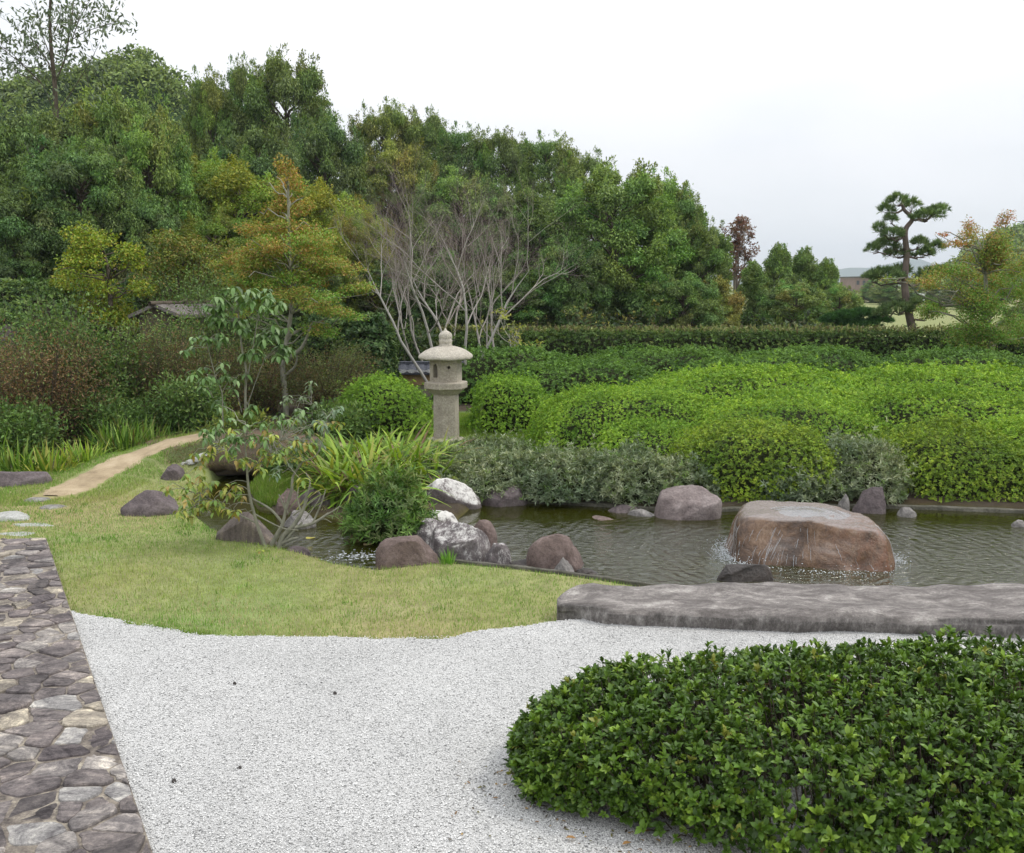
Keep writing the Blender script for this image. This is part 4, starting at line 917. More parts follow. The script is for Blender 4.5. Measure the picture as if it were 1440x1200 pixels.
#@@PART3@@
# ------------------------------------------------------------------ grass
def blades(name, n, xr, yr, keep, hgt, wid, pal, seed, label, wts=None, lean=.5, zoff=0):
    r = rs(seed); X = r.uniform(*xr, n); Y = r.uniform(*yr, n); k = keep(X, Y, r); X, Y = X[k], Y[k]; n = len(X); Z = H(X, Y)
    p = np.stack([X, Y, Z+zoff-.003], 1); a = r.rand(n)*6.28; l = r.rand(n)*lean; d = np.stack([np.cos(a)*l, np.sin(a)*l, np.ones(n)], 1); d = unit(d)
    pt = sn(p*[1, 1, 0], .8, 31); h = hgt*r.uniform(.4, 1.25, n)*(1+.2*pt); s = np.stack([np.cos(a+1.5+r.normal(size=n)), np.sin(a+1.5+r.normal(size=n)), 0*a], 1)*(wid*r.uniform(.6, 1.3, n)/2)[:, None]
    V = np.stack([p-s, p+s, p+d*h[:, None]], 1).reshape(-1, 3); F = np.arange(n*3).reshape(-1, 3)
    g = sn(p*[1, 1, 0], .35, 33)+.6*sn(p*[1, 1, 0], 1.5, 34); mixv = 1/(1+np.exp(-(g*2.2+r.normal(size=n)*.6)))
    pal = np.array(pal); C = pal[0]*(1-mixv)[:, None]+pal[1]*mixv[:, None]; st = r.rand(n) < .12+.3*(sn(p*[1, 1, 0], .55, 41) > .55); C[st] = pal[2]; C *= (1+r.normal(size=(n, 1))*.18).clip(.5, 1.5)
    return tag(link(name, mesh(name, V, F, np.repeat(C, 3, 0)), M['grass']), label, 'grass', None, 'stuff')
def lawnkeep(X, Y, r):
    s = sdf(X, Y, POND); g = sdf(X, Y, GRAVEL); p = sdf(X, Y, PAVE); d, _ = path_info(X, Y)
    e = .025*np.sin(X*23)+.02*np.sin(X*57+Y*31)
    return (s > .035) & (g > -.02+e*.6) & (p > .01) & (d > .3+.05*np.sin(X*9+Y*13)) & (Y < 11.9) & ((X < -1.9) | (Y < 8.6)) & ~((X > .35) & (Y < 6.9) & (Y > 6.1) & (X > .5))
GP = [(.16, .32, .05), (.33, .4, .13), (.48, .41, .26)]
blades('lawn_grass', 280000, (-7, 2.2), (5.8, 11.9), lawnkeep, .03, .005, GP, 3, 'short green and straw coloured lawn grass in front of the pond')
LE = [G(*q, .045) for q in lawn_edge_px]
ge = lambda X, Y, r: (seg_dist(X, Y, LE, False)[0] < .05+.035*np.sin(X*13)*np.sin(X*4.1)) & (sdf(X, Y, PAVE) > .03)
blades('lawn_edge_grass', 90000, (-3.4, .8), (5.7, 7.8), ge, .045, .006, [(.13, .24, .03), (.2, .3, .05), (.3, .34, .1)], 4, 'longer bright green grass along the edge of the gravel', lean=.8)
blades('back_grass', 95000, (-1.6, 1.6), (12.2, 17), lambda X, Y, r: sdf(X, Y, POND) > .1, .07, .01, [(.14, .26, .03), (.2, .3, .05), (.28, .33, .09)], 5, 'bright grass round the foot of the stone lantern')
blades('bank_grass', 70000, (-3.2, -1.6), (9.9, 12.1), lambda X, Y, r: (sdf(X, Y, POND) > .0) & (X > -3.1) & (Y < 11.75), .08, .013, [(.09, .2, .03), (.16, .25, .04), (.25, .26, .1)], 6, 'leafy green groundcover on the bank in front of the earth bridge')
blades('path_grass', 50000, (-7, -3.6), (9.8, 12.8), lambda X, Y, r: (path_info(X, Y)[0] > .24+.05*np.sin(X*17)) & (path_info(X, Y)[0] < .75) & (sdf(X, Y, POND) > .05), .04, .006, [(.17, .32, .05), (.3, .36, .11), (.36, .32, .2)], 7, 'thin grass fringing the dirt path')
def pxy(px, D): return P(px, 500, D)[0]
blades('lawn_weeds', 60000, (-6, 1), (6.2, 10.5), lambda X, Y, r: lawnkeep(X, Y, r) & (sn(np.stack([X, Y, 0*X], 1), .9, 71)+.6*sn(np.stack([X, Y, 0*X], 1), 2.5, 72) > 1.15+.2*r.normal(size=len(X))), .045, .009, [(.11, .25, .04), (.16, .3, .05), (.2, .28, .08)], 8, 'small darker green weed tufts dotted through the front lawn', lean=1.0)
# ------------------------------------------------------------------ tufts of strap leaves
def strap_clump(name, cx, cy, n, L, W, pal, label, seed, w=None, spread=.35, lean=(.2, 1.0), z0=None, cat='plant', group=None, brown=.06, gravity=1.0):
    r = rs(seed); z0 = Hs(cx, cy) if z0 is None else z0; V = []; k = 8; t = np.linspace(0, 1, k)
    a = r.rand(n)*6.283; rad = np.sqrt(r.rand(n))*spread; b = np.stack([np.cos(a)*rad, np.sin(a)*rad, 0*a-.02], 1)
    a2 = a+r.normal(size=n)*.7; le = r.uniform(*lean, n)*(.4+.8*rad/max(spread, 1e-3)); Lv = L*r.uniform(.55, 1.2, n)
    out_ = np.stack([np.cos(a2), np.sin(a2), 0*a], 1); d = unit(out_*le[:, None]+[0, 0, 1]); s = np.stack([-np.sin(a2), np.cos(a2), 0*a], 1)
    g = gravity*r.uniform(.3, 1.1, n)*le
    pt = b[:, None]+d[:, None]*(Lv[:, None]*t)[..., None]+out_[:, None]*(.25*Lv[:, None]*g[:, None]*t**2)[..., None]; pt[..., 2] -= Lv[:, None]*g[:, None]*.62*t**2.3
    wd = W*r.uniform(.7, 1.2, n)[:, None]*np.sin(np.clip(t*.93+.12, 0, 1)*math.pi)**.6*(1-t**4)*.5; tw = s[:, None]*np.cos(t*1.0)[None, :, None]+np.array([0, 0, 1])*np.sin(t*.5)[None, :, None]*.4
    V = np.stack([pt-tw*wd[..., None], pt+tw*wd[..., None]], 2).reshape(n, k*2, 3)
    f = np.array([(2*i, 2*i+1, 2*i+3, 2*i+2) for i in range(k-1)]); F = (np.arange(n)[:, None, None]*2*k+f[None]).reshape(-1, 4)
    C = colmix(r, n, pal, w, .15); C = np.repeat(C[:, None], k*2, 1); br = r.rand(n) < brown*3; q = np.repeat(t, 2)[None, :, None]
    C = np.where(br[:, None, None], C*(1-q**2)+np.array([.25, .15, .07])*q**2, C)
    o = link(name, mesh(name, V.reshape(-1, 3), F, C.reshape(-1, 3)), M['leaf']); o.location = (cx, cy, z0); return tag(o, label, cat, group)
IR = [(.2, .33, .035), (.28, .4, .05), (.12, .22, .025), (.38, .4, .09), (.2, .12, .09)]
IRw = [4, 3, 4, 1, .9]
iris = [(-1.95, 10.8), (-1.6, 10.45), (-1.3, 11.0), (-1.65, 11.35), (-1.2, 11.4), (-2.0, 11.5), (-1.0, 10.85), (-1.45, 11.8), (-.95, 11.45), (-1.5, 10.15), (-1.85, 10.3)]
nm = ['at the left end of the knoll above the stream', 'hanging over the dark boulders at the front of the knoll', 'right behind the leafy bush', 'in the middle of the knoll', 'left of the foot of the stone lantern', 'at the back left of the knoll, near the sapling branches', 'nearest the large white-topped boulder', 'at the back of the knoll before the round bush', 'leaning towards the lantern post', 'lowest at the front, its tips reaching the water', 'low at the front left of the knoll']
for i, (a, b) in enumerate(iris):
    strap_clump('iris_clump', a, b, 165, .68, .046, IR, 'long yellow-green strap leaves '+nm[i], 40+i, IRw, .26, (.5, 1.7), gravity=1.5, group='strap-leaved clumps on the knoll')
G2 = [(.1, .2, .025), (.15, .27, .035), (.06, .13, .02), (.22, .32, .06)]
for i, (px, D, L_, lb) in enumerate([(15, 11.6, .5, 'at the far left behind the long low dark stone'), (60, 11.5, .46, 'behind the long low dark stone, second from the left edge'), (105, 11.9, .42, 'left of the start of the dirt path'), (-20, 12.2, .6, 'cut by the left edge of the view'), (168, 12.7, .62, 'beside the dirt path, nearest it'), (212, 13.0, .5, 'beside the dirt path below the brown brush'), (150, 13.1, .65, 'in the dark gap between the two brown thickets'), (255, 13.2, .42, 'by the top of the dirt path'), (190, 13.3, .6, 'behind the others beside the path'), (30, 12.6, .6, 'under the reddish thicket at left')]):
    strap_clump('daylily_clump', pxy(px, D), D, 95, L_, .03, G2 if i in (0, 3, 4, 5, 6, 7, 8, 9) else IR[:4], 'arching green grass-like clump '+lb, 60+i, None, .24, (.2, .9), group='arching green clumps along the left side')
strap_clump('grass_tuft', *G(630, 792), 60, .17, .009, [(.13, .3, .04), (.2, .38, .06)], 'small bright green grass tuft between the smooth brown and the white blotched boulders', 90, None, .06, (.1, .5), brown=0)
for i, (px, py, l_, lb) in enumerate([(405, 600, .3, 'at the foot of the orange maple trunk, left'), (450, 596, .34, 'right of the foot of the orange maple'), (360, 604, .3, 'behind the crest of the bridge')]):
    x, y = G(px, py, .2); strap_clump('iris_clump', x, y, 70, l_+.1, .024, G2, 'upright green strap-leaved clump '+lb, 92+i, None, .25, (.1, .6), group='strap-leaved clumps behind the bridge')
# ------------------------------------------------------------------ clipped azaleas
AG = 'clipped azalea mounds beyond the pond'
for i, a in enumerate([
 (1.75, 13.7, 1.5, 1.45, .86, 'bright green azalea mound nearest the round bush by the lantern', AZ, 0, 640, .03),
 (3.9, 15.4, 2.2, 2.1, .97, 'broad bright azalea mound in the middle of the bed, just below the darker row', AZ, 0, 340, .042),
 (7.2, 15.6, 2.3, 2.1, .98, 'broad azalea mound at the back in front of the leaning pine', AZ, 0, 330, .042),
 (10.3, 15.4, 2.3, 2.2, .98, 'azalea mound at the back by the right edge, below the orange maple', AZ, 0, 300, .042),
 (3.7, 13.0, 1.35, 1.3, .86, 'azalea mound behind the yellowish one above the pond', AZ, .05, 640, .03),
 (6.0, 13.4, 1.7, 1.5, .93, 'large azalea mound behind the fountain stone', AZ, .05, 560, .032),
 (8.9, 13.2, 1.8, 1.6, .93, 'large azalea mound cut by the right edge of the view', AZ, .05, 480, .033),
 (1.9, 12.2, .85, .8, .6, 'low azalea mound above the grey-green shrubs', AZ, .05, 800, .029),
 (2.8, 10.95, 1.0, .95, .76, 'yellowish azalea mound at the pond edge above the pinkish boulder', AZ_Y, .25, 1050, .028),
 (5.1, 10.95, .95, .95, .72, 'azalea mound at the pond edge above the dark upright boulder', AZ_Y, .25, 1000, .028),
 (6.5, 11.0, 1.15, 1.05, .8, 'azalea mound at the pond edge by the right side of the view', AZ, .12, 950, .028),
 (8.4, 10.9, 1.2, 1.05, .8, 'azalea mound at the pond edge, cut by the right edge of the view', AZ, .12, 700, .03),
]):
    shrub('azalea', a[0], a[1], a[2], a[3], a[4], a[5], 'shrub', AG, a[6], None, a[9], .42, a[8], 7, 2.5, .05, .7, 200+i, gap=a[7], z0=-.03)
for i, (x, y, rx, ry, rz, lb) in enumerate([(.1, 19.2, 1.7, 1.0, 1.0, 'at its left end behind the bare sapling'), (3.0, 19.6, 1.8, 1.0, 1.02, 'second from its left end'), (6.0, 19.4, 1.9, 1.0, 1.04, 'in its middle'), (9.0, 19.6, 1.9, 1.0, .98, 'left of the leaning pine trunk'), (12.2, 19.2, 1.9, 1.0, .95, 'right of the leaning pine trunk'), (4.7, 18.3, 1.7, .8, .98, 'in front of its middle'), (1.3, 17.9, 1.6, .9, .92, 'in front of its left end')]):
    shrub('shrub_mound', x, y, rx, ry, rz, 'mid-green clipped shrub in the darker row, '+lb, 'shrub', 'darker clipped row before the long hedge', AZ_D, None, .055, .42, 210, 6, 2.8, .06, .6, 230+i, z0=0)
shrub('round_shrub', -2.02, 15.0, .86, .8, .89, 'rounded bright green bush left of the stone lantern', 'shrub', 'round bushes either side of the lantern', AZ[:3], None, .034, .42, 650, 7, 2.0, .05, .9, 251, z0=0)
shrub('round_shrub', -.02, 15.1, .68, .66, .92, 'rounded bright green bush right of the stone lantern', 'shrub', 'round bushes either side of the lantern', AZ[:3], None, .034, .42, 650, 7, 2.3, .04, .9, 252, z0=0)
JG = 'grey-green shrubs along the far bank'
for i, (x, y, rx, ry, rz, lb, dn) in enumerate([(-.85, 11.3, .5, .75, .33, 'left end, under the lantern', 0), (-.2, 10.9, .62, .85, .36, 'behind the low dark purple boulder', 0), (.6, 10.8, .62, .85, .37, 'middle of the far bank above the mossy curb', 0), (1.35, 10.6, .6, .75, .43, 'left of the pinkish boulder', 0), (1.85, 10.45, .4, .5, .37, 'right against the pinkish boulder', 0), (3.95, 10.75, .5, .8, .55, 'between the two yellowish azalea mounds', 0), (3.2, 10.3, .55, .33, .32, 'low at the curb below the yellowish azalea', 0), (-.3, 12.0, .6, .5, .36, 'behind the others just below the lantern grass', 0)]):
    shrub('grey_green_shrub', x, y, rx, ry, rz, 'low grey-green narrow-leaved shrub, '+lb, 'shrub', JG, GREYG, [4, 3, 3, 1.5, 1.5], .055, .26, 620, 7, 2.3, .06, 1.2, 260+i, gap=.2, z0=-.02, spread=.8)
# leafy upright bush on the rocks
shrub('leafy_bush', *G(553, 752, -.05), .40, .34, .56, 'dense dark green bush of narrow upright leaves standing among the dam stones', 'shrub', None, [(.14, .26, .05), (.22, .36, .1), (.08, .16, .035), (.24, .3, .12)], None, .085, .19, 520, 7, 2.1, .09, 1.6, 280, gap=0, z0=-.05, spread=.7)
# long hedge
def hedge(cx, cy, rx, ry, rz, label, seed, yaw, z0=0, **k):
    return shrub('long_hedge', cx, cy, rx, ry, rz, label, 'hedge', None, [(.08, .15, .03), (.11, .19, .04), (.055, .1, .02), (.19, .25, .07)], [4, 4, 3, 1.3], .06, .5, 300, 6, 9, .035, .5, seed, z0=z0, yaw=yaw, **k)
hedge(8.2, 24.6, 10.3, .55, 1.12, 'long straight dark clipped hedge behind the azaleas', 290, R(-1.2))
def sprigs():
    r = rs(8); n = 1500; X = r.uniform(-1.9, 18, n); Y = 24.6+r.uniform(-.5, .4, n)-(X-8.2)*math.tan(R(1.2)); root = acc = Acc(); Pc = np.stack([X, Y, np.full(n, 1.12)+r.rand(n)*.12], 1)
    rosettes(acc, r, Pc, np.tile([0, 0, 1.], (n, 1)), 5, .09, .3, [(.22, .26, .09), (.3, .32, .14), (.2, .17, .1)], None, .5)
    h = [o for o in bpy.data.objects if o.name.startswith('long_hedge')][0]; o = link('young_shoots', acc.mesh('young_shoots'), M['leaf']); o.parent = h; o.matrix_parent_inverse = (__import__('mathutils').Matrix.LocRotScale(h.location, h.rotation_euler, h.scale)).inverted()
    o['kind'] = 'stuff'
sprigs()
# foreground hedge: larger, separately folded leaves
def front_hedge():
    r = rs(6); cx, cy, rx, ry, rz = 2.80, 4.02, 2.80, .84, .46
    root = empty('front_hedge', (cx, cy, .04), 'dark glossy leafy clipped hedge in the right foreground on the gravel', 'hedge'); c = np.array([cx, cy, 0])
    pal = [(.072, .14, .018), (.105, .19, .022), (.045, .09, .015), (.18, .28, .035), (.24, .26, .05), (.2, .1, .05)]; wt = [6, 6, 5, 3, .22, .05]
    acc = Acc(); ba = Acc()
    for layer, (n, dmin, dmax) in enumerate(((14500, -.035, .05), (7500, .05, .2), (4500, .2, .36))):
        Q, nr = superpts(r, n, rx, ry, rz, 3.6)
        tap = 1-.1*sstep(-1.9, -2.72, Q[:, 0]); 
        Q = lumpy(Q, nr, c, .04, .9, 7); Q = Q-nr*r.uniform(dmin, dmax, n)[:, None]; Q[:, 2] += np.maximum(r.normal(size=n), 0)*.022*(layer == 0); Q[:, 2] *= tap; e_ = sstep(-1.0, -2.8, Q[:, 0]); Q[:, 1] = Q[:, 1]*(1-.22*e_)+.13*e_+.06
        und = Q[:, 2] < .12; k = (Q[:, 2] > .05) & ~(und & (r.rand(n) < .2)) & (Q[:, 1] > -.9); Q = Q[k]; nr = nr[k]
        thin = sn(Q+c, 1.1, 17); kk = (thin < .6) | (r.rand(len(Q)) < .35); Q = Q[kk]; nr = nr[kk]
        up = unit(nr*.7+np.array([0, 0, .75])+r.normal(size=(len(Q), 3))*.25)
        rosettes(acc, r, Q, up, 7, .037, .5, pal, wt, .72, True)
        for q, u in zip(Q[::3], up[::3]):
            a = q*[.97, .8, .45]+[0, 0, -.02]; tube(ba, np.array([a, (a+q)/2+r.normal(size=3)*.01, q]), [.004, .003, .0018], 3)
    link('foliage', acc.mesh('foliage', False), M['glossleaf'], root); 
    for i in range(60):
        x = r.uniform(-2.0, 2.6); y = r.uniform(-.4, .4)*(1-(x/2.9)**2)+.15; a = np.array([x, y, -.02])
        for j in range(6):
            e = a+np.array([r.normal()*.16, r.normal()*.16, r.uniform(.2, .4)]); W_ = wiggle(r, a, e, .12, 5); tube(ba, W_, np.linspace(.007, .003, 5), 4)
    link('stems', ba.mesh('stems'), M['bark'], root)
front_hedge()
# fallen leaves on the gravel
r = rs(77)
for i, (px, py, lb) in enumerate([(795, 1180, 'yellow-brown fallen leaf on the gravel left of the hedge'), (900, 1172, 'brown fallen leaf under the front of the hedge'), (875, 1190, 'tan fallen leaf near the bottom edge of the view')]):
    x, y = G(px, py, .06); V, F, k = leafset(np.array([[0, 0, 0.]]), np.array([[1, .3*i, .05]]), np.array([[.1, 0, 1.]]), .045, .02, True)
    o = link('fallen_leaf', mesh('fallen_leaf', V, F, np.tile([[.35, .2, .08]], (k, 1))), M['leaf']); o.location = (x, y, .066); tag(o, lb, 'leaf', 'leaves on the gravel')
def litter():
    r = rs(81); n = 260; X = r.uniform(-.3, 2.6, n); Y = 3.75-.3*np.clip(X, 0, 2.5)+r.normal(size=n)*.16+.3*np.exp(-((X+.1)/.3)**2); a = r.rand(n)*6.28
    V, F, k = leafset(np.stack([X, Y, gz(X, Y)+.008], 1), np.stack([np.cos(a), np.sin(a), r.normal(size=n)*.15], 1), r.normal(size=(n, 3))*.25+[0, 0, 1], r.uniform(.01, .028, n), .009, True)
    tag(link('leaf_litter', mesh('leaf_litter', V, F, np.repeat(colmix(r, n, [(.2, .12, .06), (.3, .2, .08), (.08, .06, .04), (.14, .13, .05)]), k, 0)), M['leaf']), 'scattered small dead leaves on the gravel along the front hedge', 'litter', None, 'stuff')
litter()
for i, (px, py, lb) in enumerate([(330, 961, 'single black pebble on the gravel, upper left'), (337, 1080, 'dark pebble on the gravel near the lower middle'), (471, 975, 'small dark pebble on the white gravel, upper middle'), (245, 1098, 'dark pebble on the gravel beside the paving')]):
    x, y = G(px, py, .06); o = link('dark_pebble', rock_mesh('dark_pebble', .022, .017, .01, 400+i, sub=2), M['rock_wet']); o.location = (x, y, .06); tag(o, lb, 'pebble', 'dark pebbles on the gravel')
# ------------------------------------------------------------------ thickets of fine stems
def thicket(name, cx, cy, n, h, spread, pal, w, label, seed, leafL=.035, k=26, z0=None, arch=.5, group=None, asp=.4, stem=(.1, .06, .04)):
    r = rs(seed); z0 = Hs(cx, cy) if z0 is None else z0; root = empty(name, (cx, cy, z0), label, 'shrub', group); ba = Acc(); acc = Acc()
    for i in range(n):
        a = r.rand()*6.283; b = np.array([math.cos(a), math.sin(a), 0])*spread*.45*math.sqrt(r.rand()); hh = h*r.uniform(.35, 1.12)*(1-.25*(np.hypot(b[0], b[1])/spread/.45)**2); a2 = a+r.normal()*.5
        sp = spread*r.uniform(.15, .75); t = np.linspace(0, 1, 8)[:, None]; d = np.array([math.cos(a2), math.sin(a2), 0])
        p = b+d*sp*t**1.7+np.array([0, 0, 1])*(hh*(t-.35*arch*t**3))+r.normal(size=(8, 3))*.012*t
        tube(ba, p, np.linspace(.007, .002, 8), 3)
        m = k; tt = 1-r.rand(m)**1.25*.9; q = np.stack([np.interp(tt, t[:, 0], p[:, j]) for j in range(3)], 1)
        off = r.normal(size=(m, 3))*.05*(1+h/2.5); q = q+off; ax = unit(off+[0, 0, .02]+r.normal(size=(m, 3))*.02)
        V, F, kk = leafset(q, ax, r.normal(size=(m, 3))+[0, 0, .8], leafL*r.uniform(.6, 1.3, m), leafL*asp)
        C = np.repeat(colmix(r, 1, pal, w, .15), m, 0)*(1+r.normal(size=(m, 1))*.12); C = C*(1-.3*tt[:, None])+np.array([.12, .19, .06])*.25*tt[:, None]
        acc.add(V, F, np.repeat(C*(1+.25*r.normal()*.6), kk, 0))
    link('stems', ba.mesh('stems'), M['bark'], root); link('foliage', acc.mesh('foliage'), M['leaf'], root); return root
RB = [(.23, .115, .07), (.18, .19, .06), (.29, .155, .09), (.19, .26, .075), (.11, .11, .05)]
def pxy(px, D): return P(px, 500, D)[0]
TG = 'reddish brown bush clover thickets on the left'
for i, (px, D, n, h, sp, w_, lb) in enumerate([
 (66, 13.7, 330, 2.0, .85, [5, 2, 4, 2, 2], 'nearest the left edge, above the daylilies'), (-40, 13.9, 240, 1.6, .8, [4, 1.5, 4, 1, 2], 'cut by the left edge of the view'),
 (230, 15.2, 330, 2.05, .8, [2, 4, 1.5, 2, 3], 'largest one below the hut roof'),
 (296, 15.9, 260, 1.75, .8, [2, 4, 2, 2, 3], 'behind the slender saplings'), (350, 16.9, 200, 1.4, 1.0, [2, 3, 2, 3, 3], 'left of the maple trunk'), (462, 17.2, 260, 1.45, 1.0, [2, 4, 1, 2, 2], 'right of the maple trunk')]):
    thicket('bush_clover', pxy(px, D), D, n, h, sp, RB, w_, 'wispy reddish brown thicket, '+lb, 310+i, .045, 60, group=TG)
GB = [(.11, .2, .05), (.16, .28, .065), (.07, .14, .035), (.21, .3, .085)]
for i, (px, D, h, sp, lb) in enumerate([(92, 14.4, 2.7, .6, 'tall green leafy weeds standing above the reddish thicket'), (152, 14.7, 2.1, .65, 'green leafy shrub in the gap between the brown thickets'), (168, 14.0, .8, .7, 'low green shrub by the path under the brown thickets'), (115, 14.0, 1.0, .5, 'green leafy shrub at the right foot of the nearest reddish thicket'), (20, 12.7, .8, .5, 'bright green shrub in front of the reddish thicket at left'), (265, 14.2, 1.1, .5, 'olive green shrub between the path top and the short sapling'), (15, 16.5, 2.4, .9, 'dark green shrub beside the grey boulder at left'), (250, 17.9, 2.0, .6, 'thin green weeds partly hiding the hut roof'), (272, 20.5, 2.9, 1.1, 'light green leafy shrub behind the hut roof'), (320, 19.5, 2.7, 1.1, 'green leafy shrub right of the hut roof'), (560, 24.5, 1.5, 1.0, 'olive shrub behind the tile-capped wall'), (475, 14.2, .6, .5, 'pale green herbs at the foot of the orange maple')]):
    thicket('leafy_shrub', pxy(px, D), D, 190, h, sp, GB, None, lb, 330+i, .065, 40, asp=.5)
DSH = [(.08, .15, .045), (.12, .2, .055), (.18, .26, .075), (.05, .09, .03)]
for i, (px, D, rx, rz, lb) in enumerate([(20, 19.5, 1.5, 2.2, 'at the left edge below the dark trees'), (110, 20.8, 1.3, 1.6, 'under the yellow maple'), (200, 22.3, 1.4, 1.9, 'right of the yellow maple, behind the hut'), (345, 21, 1.4, 1.9, 'behind the orange maple trunk'), (420, 22, 1.4, 2.2, 'right of the orange maple trunk'), (470, 20.5, 1.0, 1.6, 'left of the glossy broad-leaved shrub')]):
    shrub('dark_shrub', pxy(px, D), D, rx, rx*.8, rz, 'dark green wild shrub '+lb, 'shrub', 'dark wild shrubs below the wooded slope', DSH, None, .1, .42, 120, 6, 2.2, .22, .5, 350+i, gap=.2)
shrub('broadleaf_shrub', pxy(512, 19.5), 19.5, .62, .7, 1.75, 'dark glossy broad-leaved shrub behind the left round bush', 'shrub', None, [(.05, .11, .03), (.09, .16, .05), (.16, .24, .09), (.035, .07, .02)], None, .1, .5, 190, 6, 2.3, .14, .7, 345, gap=.3)
YB = [(.26, .32, .06), (.2, .3, .06), (.33, .35, .08), (.14, .22, .05)]
for i, (px, D, h, sp, lb) in enumerate([(385, 12.75, .42, .55, 'yellow-green drooping plant behind the crest of the bridge'), (440, 12.8, .45, .6, 'yellow-green drooping plant at the back right of the bridge'), (330, 12.85, .4, .5, 'yellow-green drooping plant left of the tall slender sapling foot'), (410, 11.35, .2, .4, 'low green herbs on the bank under the bridge edge')]):
    thicket('low_plant', pxy(px, D), D, 60, h, sp, YB if i < 3 else GB, None, lb, 380+i, .085, 26, asp=.38, arch=.9, group='low plants around the earth bridge')
# ------------------------------------------------------------------ saplings in the front
def whorl_plant(acc, r, c, n, L, asp, pal, w=None, droop=.55):
    a = np.arange(n)*2.4+r.rand()*6; d = np.stack([np.cos(a), np.sin(a), r.uniform(-.75, .35, n)-droop*.5], 1); V, F, k = leafset(np.tile(c, (n, 1))+r.normal(size=(n, 3))*.012, d, np.tile([0, 0, 1.], (n, 1))+unit(d)*.3, L*r.uniform(.6, 1.15, n), L*asp, True, .18, .35)
    acc.add(V, F, np.repeat(colmix(r, n, pal, w, .12), k, 0))
SG = [(.11, .21, .055), (.15, .26, .08), (.2, .3, .12), (.08, .15, .04)]
SY = [(.3, .36, .06), (.38, .4, .08), (.2, .3, .06), (.36, .27, .08), (.18, .3, .06)]
def sapling(name, base, D, segs, clusters, label, seed, L=.11, rad=.014, dz=.25, cat='sapling', pal=SG, mat='bark_sap'):
    """segs: pixel polylines with thickness; clusters: (px, py, spread px, number of whorls, yellow?)"""
    r = rs(seed); o = P(base[0], base[1], D); o[2] = Hs(o[0], o[1]); root = empty(name, tuple(o), label, cat); ba = Acc(); acc = Acc(); allp = []
    for pts, tk in segs:
        q = np.array([P(p[0], p[1], D+(p[2] if len(p) > 2 else 0)) for p in pts]); q = spline(q, 4); 
        tube(ba, q-o, np.linspace(tk, tk*.5, len(q)), 6); allp.append(q)
    allp = np.concatenate(allp); s = PXM(D, 1)
    for cx, cy, sp, nw, yel in clusters:
        c0 = P(cx, cy, D)
        for j in range(nw):
            c = c0+r.normal(size=3)*[sp/s*.5, dz*.6, sp/s*.3]; i = np.argmin(np.linalg.norm((allp-c)*[1, 1, 1.3]+[0, 0, .05], axis=1))
            tube(ba, wiggle(r, allp[i], c, .1, 5, .08)-o, np.linspace(.0045, .002, 5), 4)
            whorl_plant(acc, r, c-o, r.randint(6, 10), L*(1 if not yel else .95), .38, SY if yel else pal)
    link('trunk', ba.mesh('trunk', True), M[mat], root); link('leaves', acc.mesh('leaves', False), M['glossleaf'], root); return root
sapling('slender_sapling', (374, 771), 8.3, [([(374, 772), (366, 750), (358, 725), (350, 690), (346, 640)], .02), ([(346, 640, 0), (345, 620), (350, 600)], .008), ([(346, 660), (325, 640), (305, 625)], .006), ([(348, 665), (375, 640), (395, 620)], .006), ([(359, 735), (320, 716, .1), (285, 697, .15), (262, 690, .2)], .009), ([(356, 722), (395, 742), (420, 746)], .008)],
 [(345, 618, 40, 13, 0), (315, 640, 50, 14, 1), (385, 620, 55, 16, 1), (350, 650, 44, 9, 1), (275, 690, 40, 15, 1), (315, 700, 40, 9, 1), (268, 715, 16, 7, 1), (420, 640, 34, 7, 1), (300, 610, 44, 10, 0), (400, 595, 34, 8, 0), (330, 690, 50, 6, 1), (450, 600, 30, 6, 1)],
 'thin crooked sapling on the lawn edge with yellowing drooping leaves', 501, .085)
sapling('slender_sapling', (348, 606), 12.9, [([(347, 612), (345, 560), (346, 520), (340, 490), (335, 440)], .022), ([(345, 545), (354, 500), (362, 450)], .012), ([(348, 570), (362, 530), (372, 505)], .008), ([(340, 580), (335, 560), (328, 540)], .007)],
 [(310, 430, 26, 10, 0), (345, 420, 30, 12, 0), (375, 425, 26, 10, 0), (330, 455, 26, 8, 0), (375, 475, 30, 14, 0), (395, 490, 20, 8, 0), (350, 500, 14, 4, 0), (360, 570, 8, 2, 0), (305, 450, 20, 6, 0)],
 'tall slender sapling left of the orange maple with large drooping green leaves', 502, .15)
sapling('slender_sapling', (314, 606), 12.6, [([(314, 612), (313, 580), (312, 552), (303, 530)], .012), ([(312, 552), (322, 535)], .007), ([(303, 530), (290, 480), (285, 465)], .006), ([(300, 560), (292, 545), (288, 540)], .006)],
 [(290, 478, 16, 5, 0), (312, 475, 12, 4, 0), (300, 525, 26, 12, 0), (325, 530, 14, 5, 0), (270, 492, 8, 2, 0), (300, 567, 6, 2, 0)],
 'short slender sapling with three small umbrella-like tiers of leaves', 503, .13)
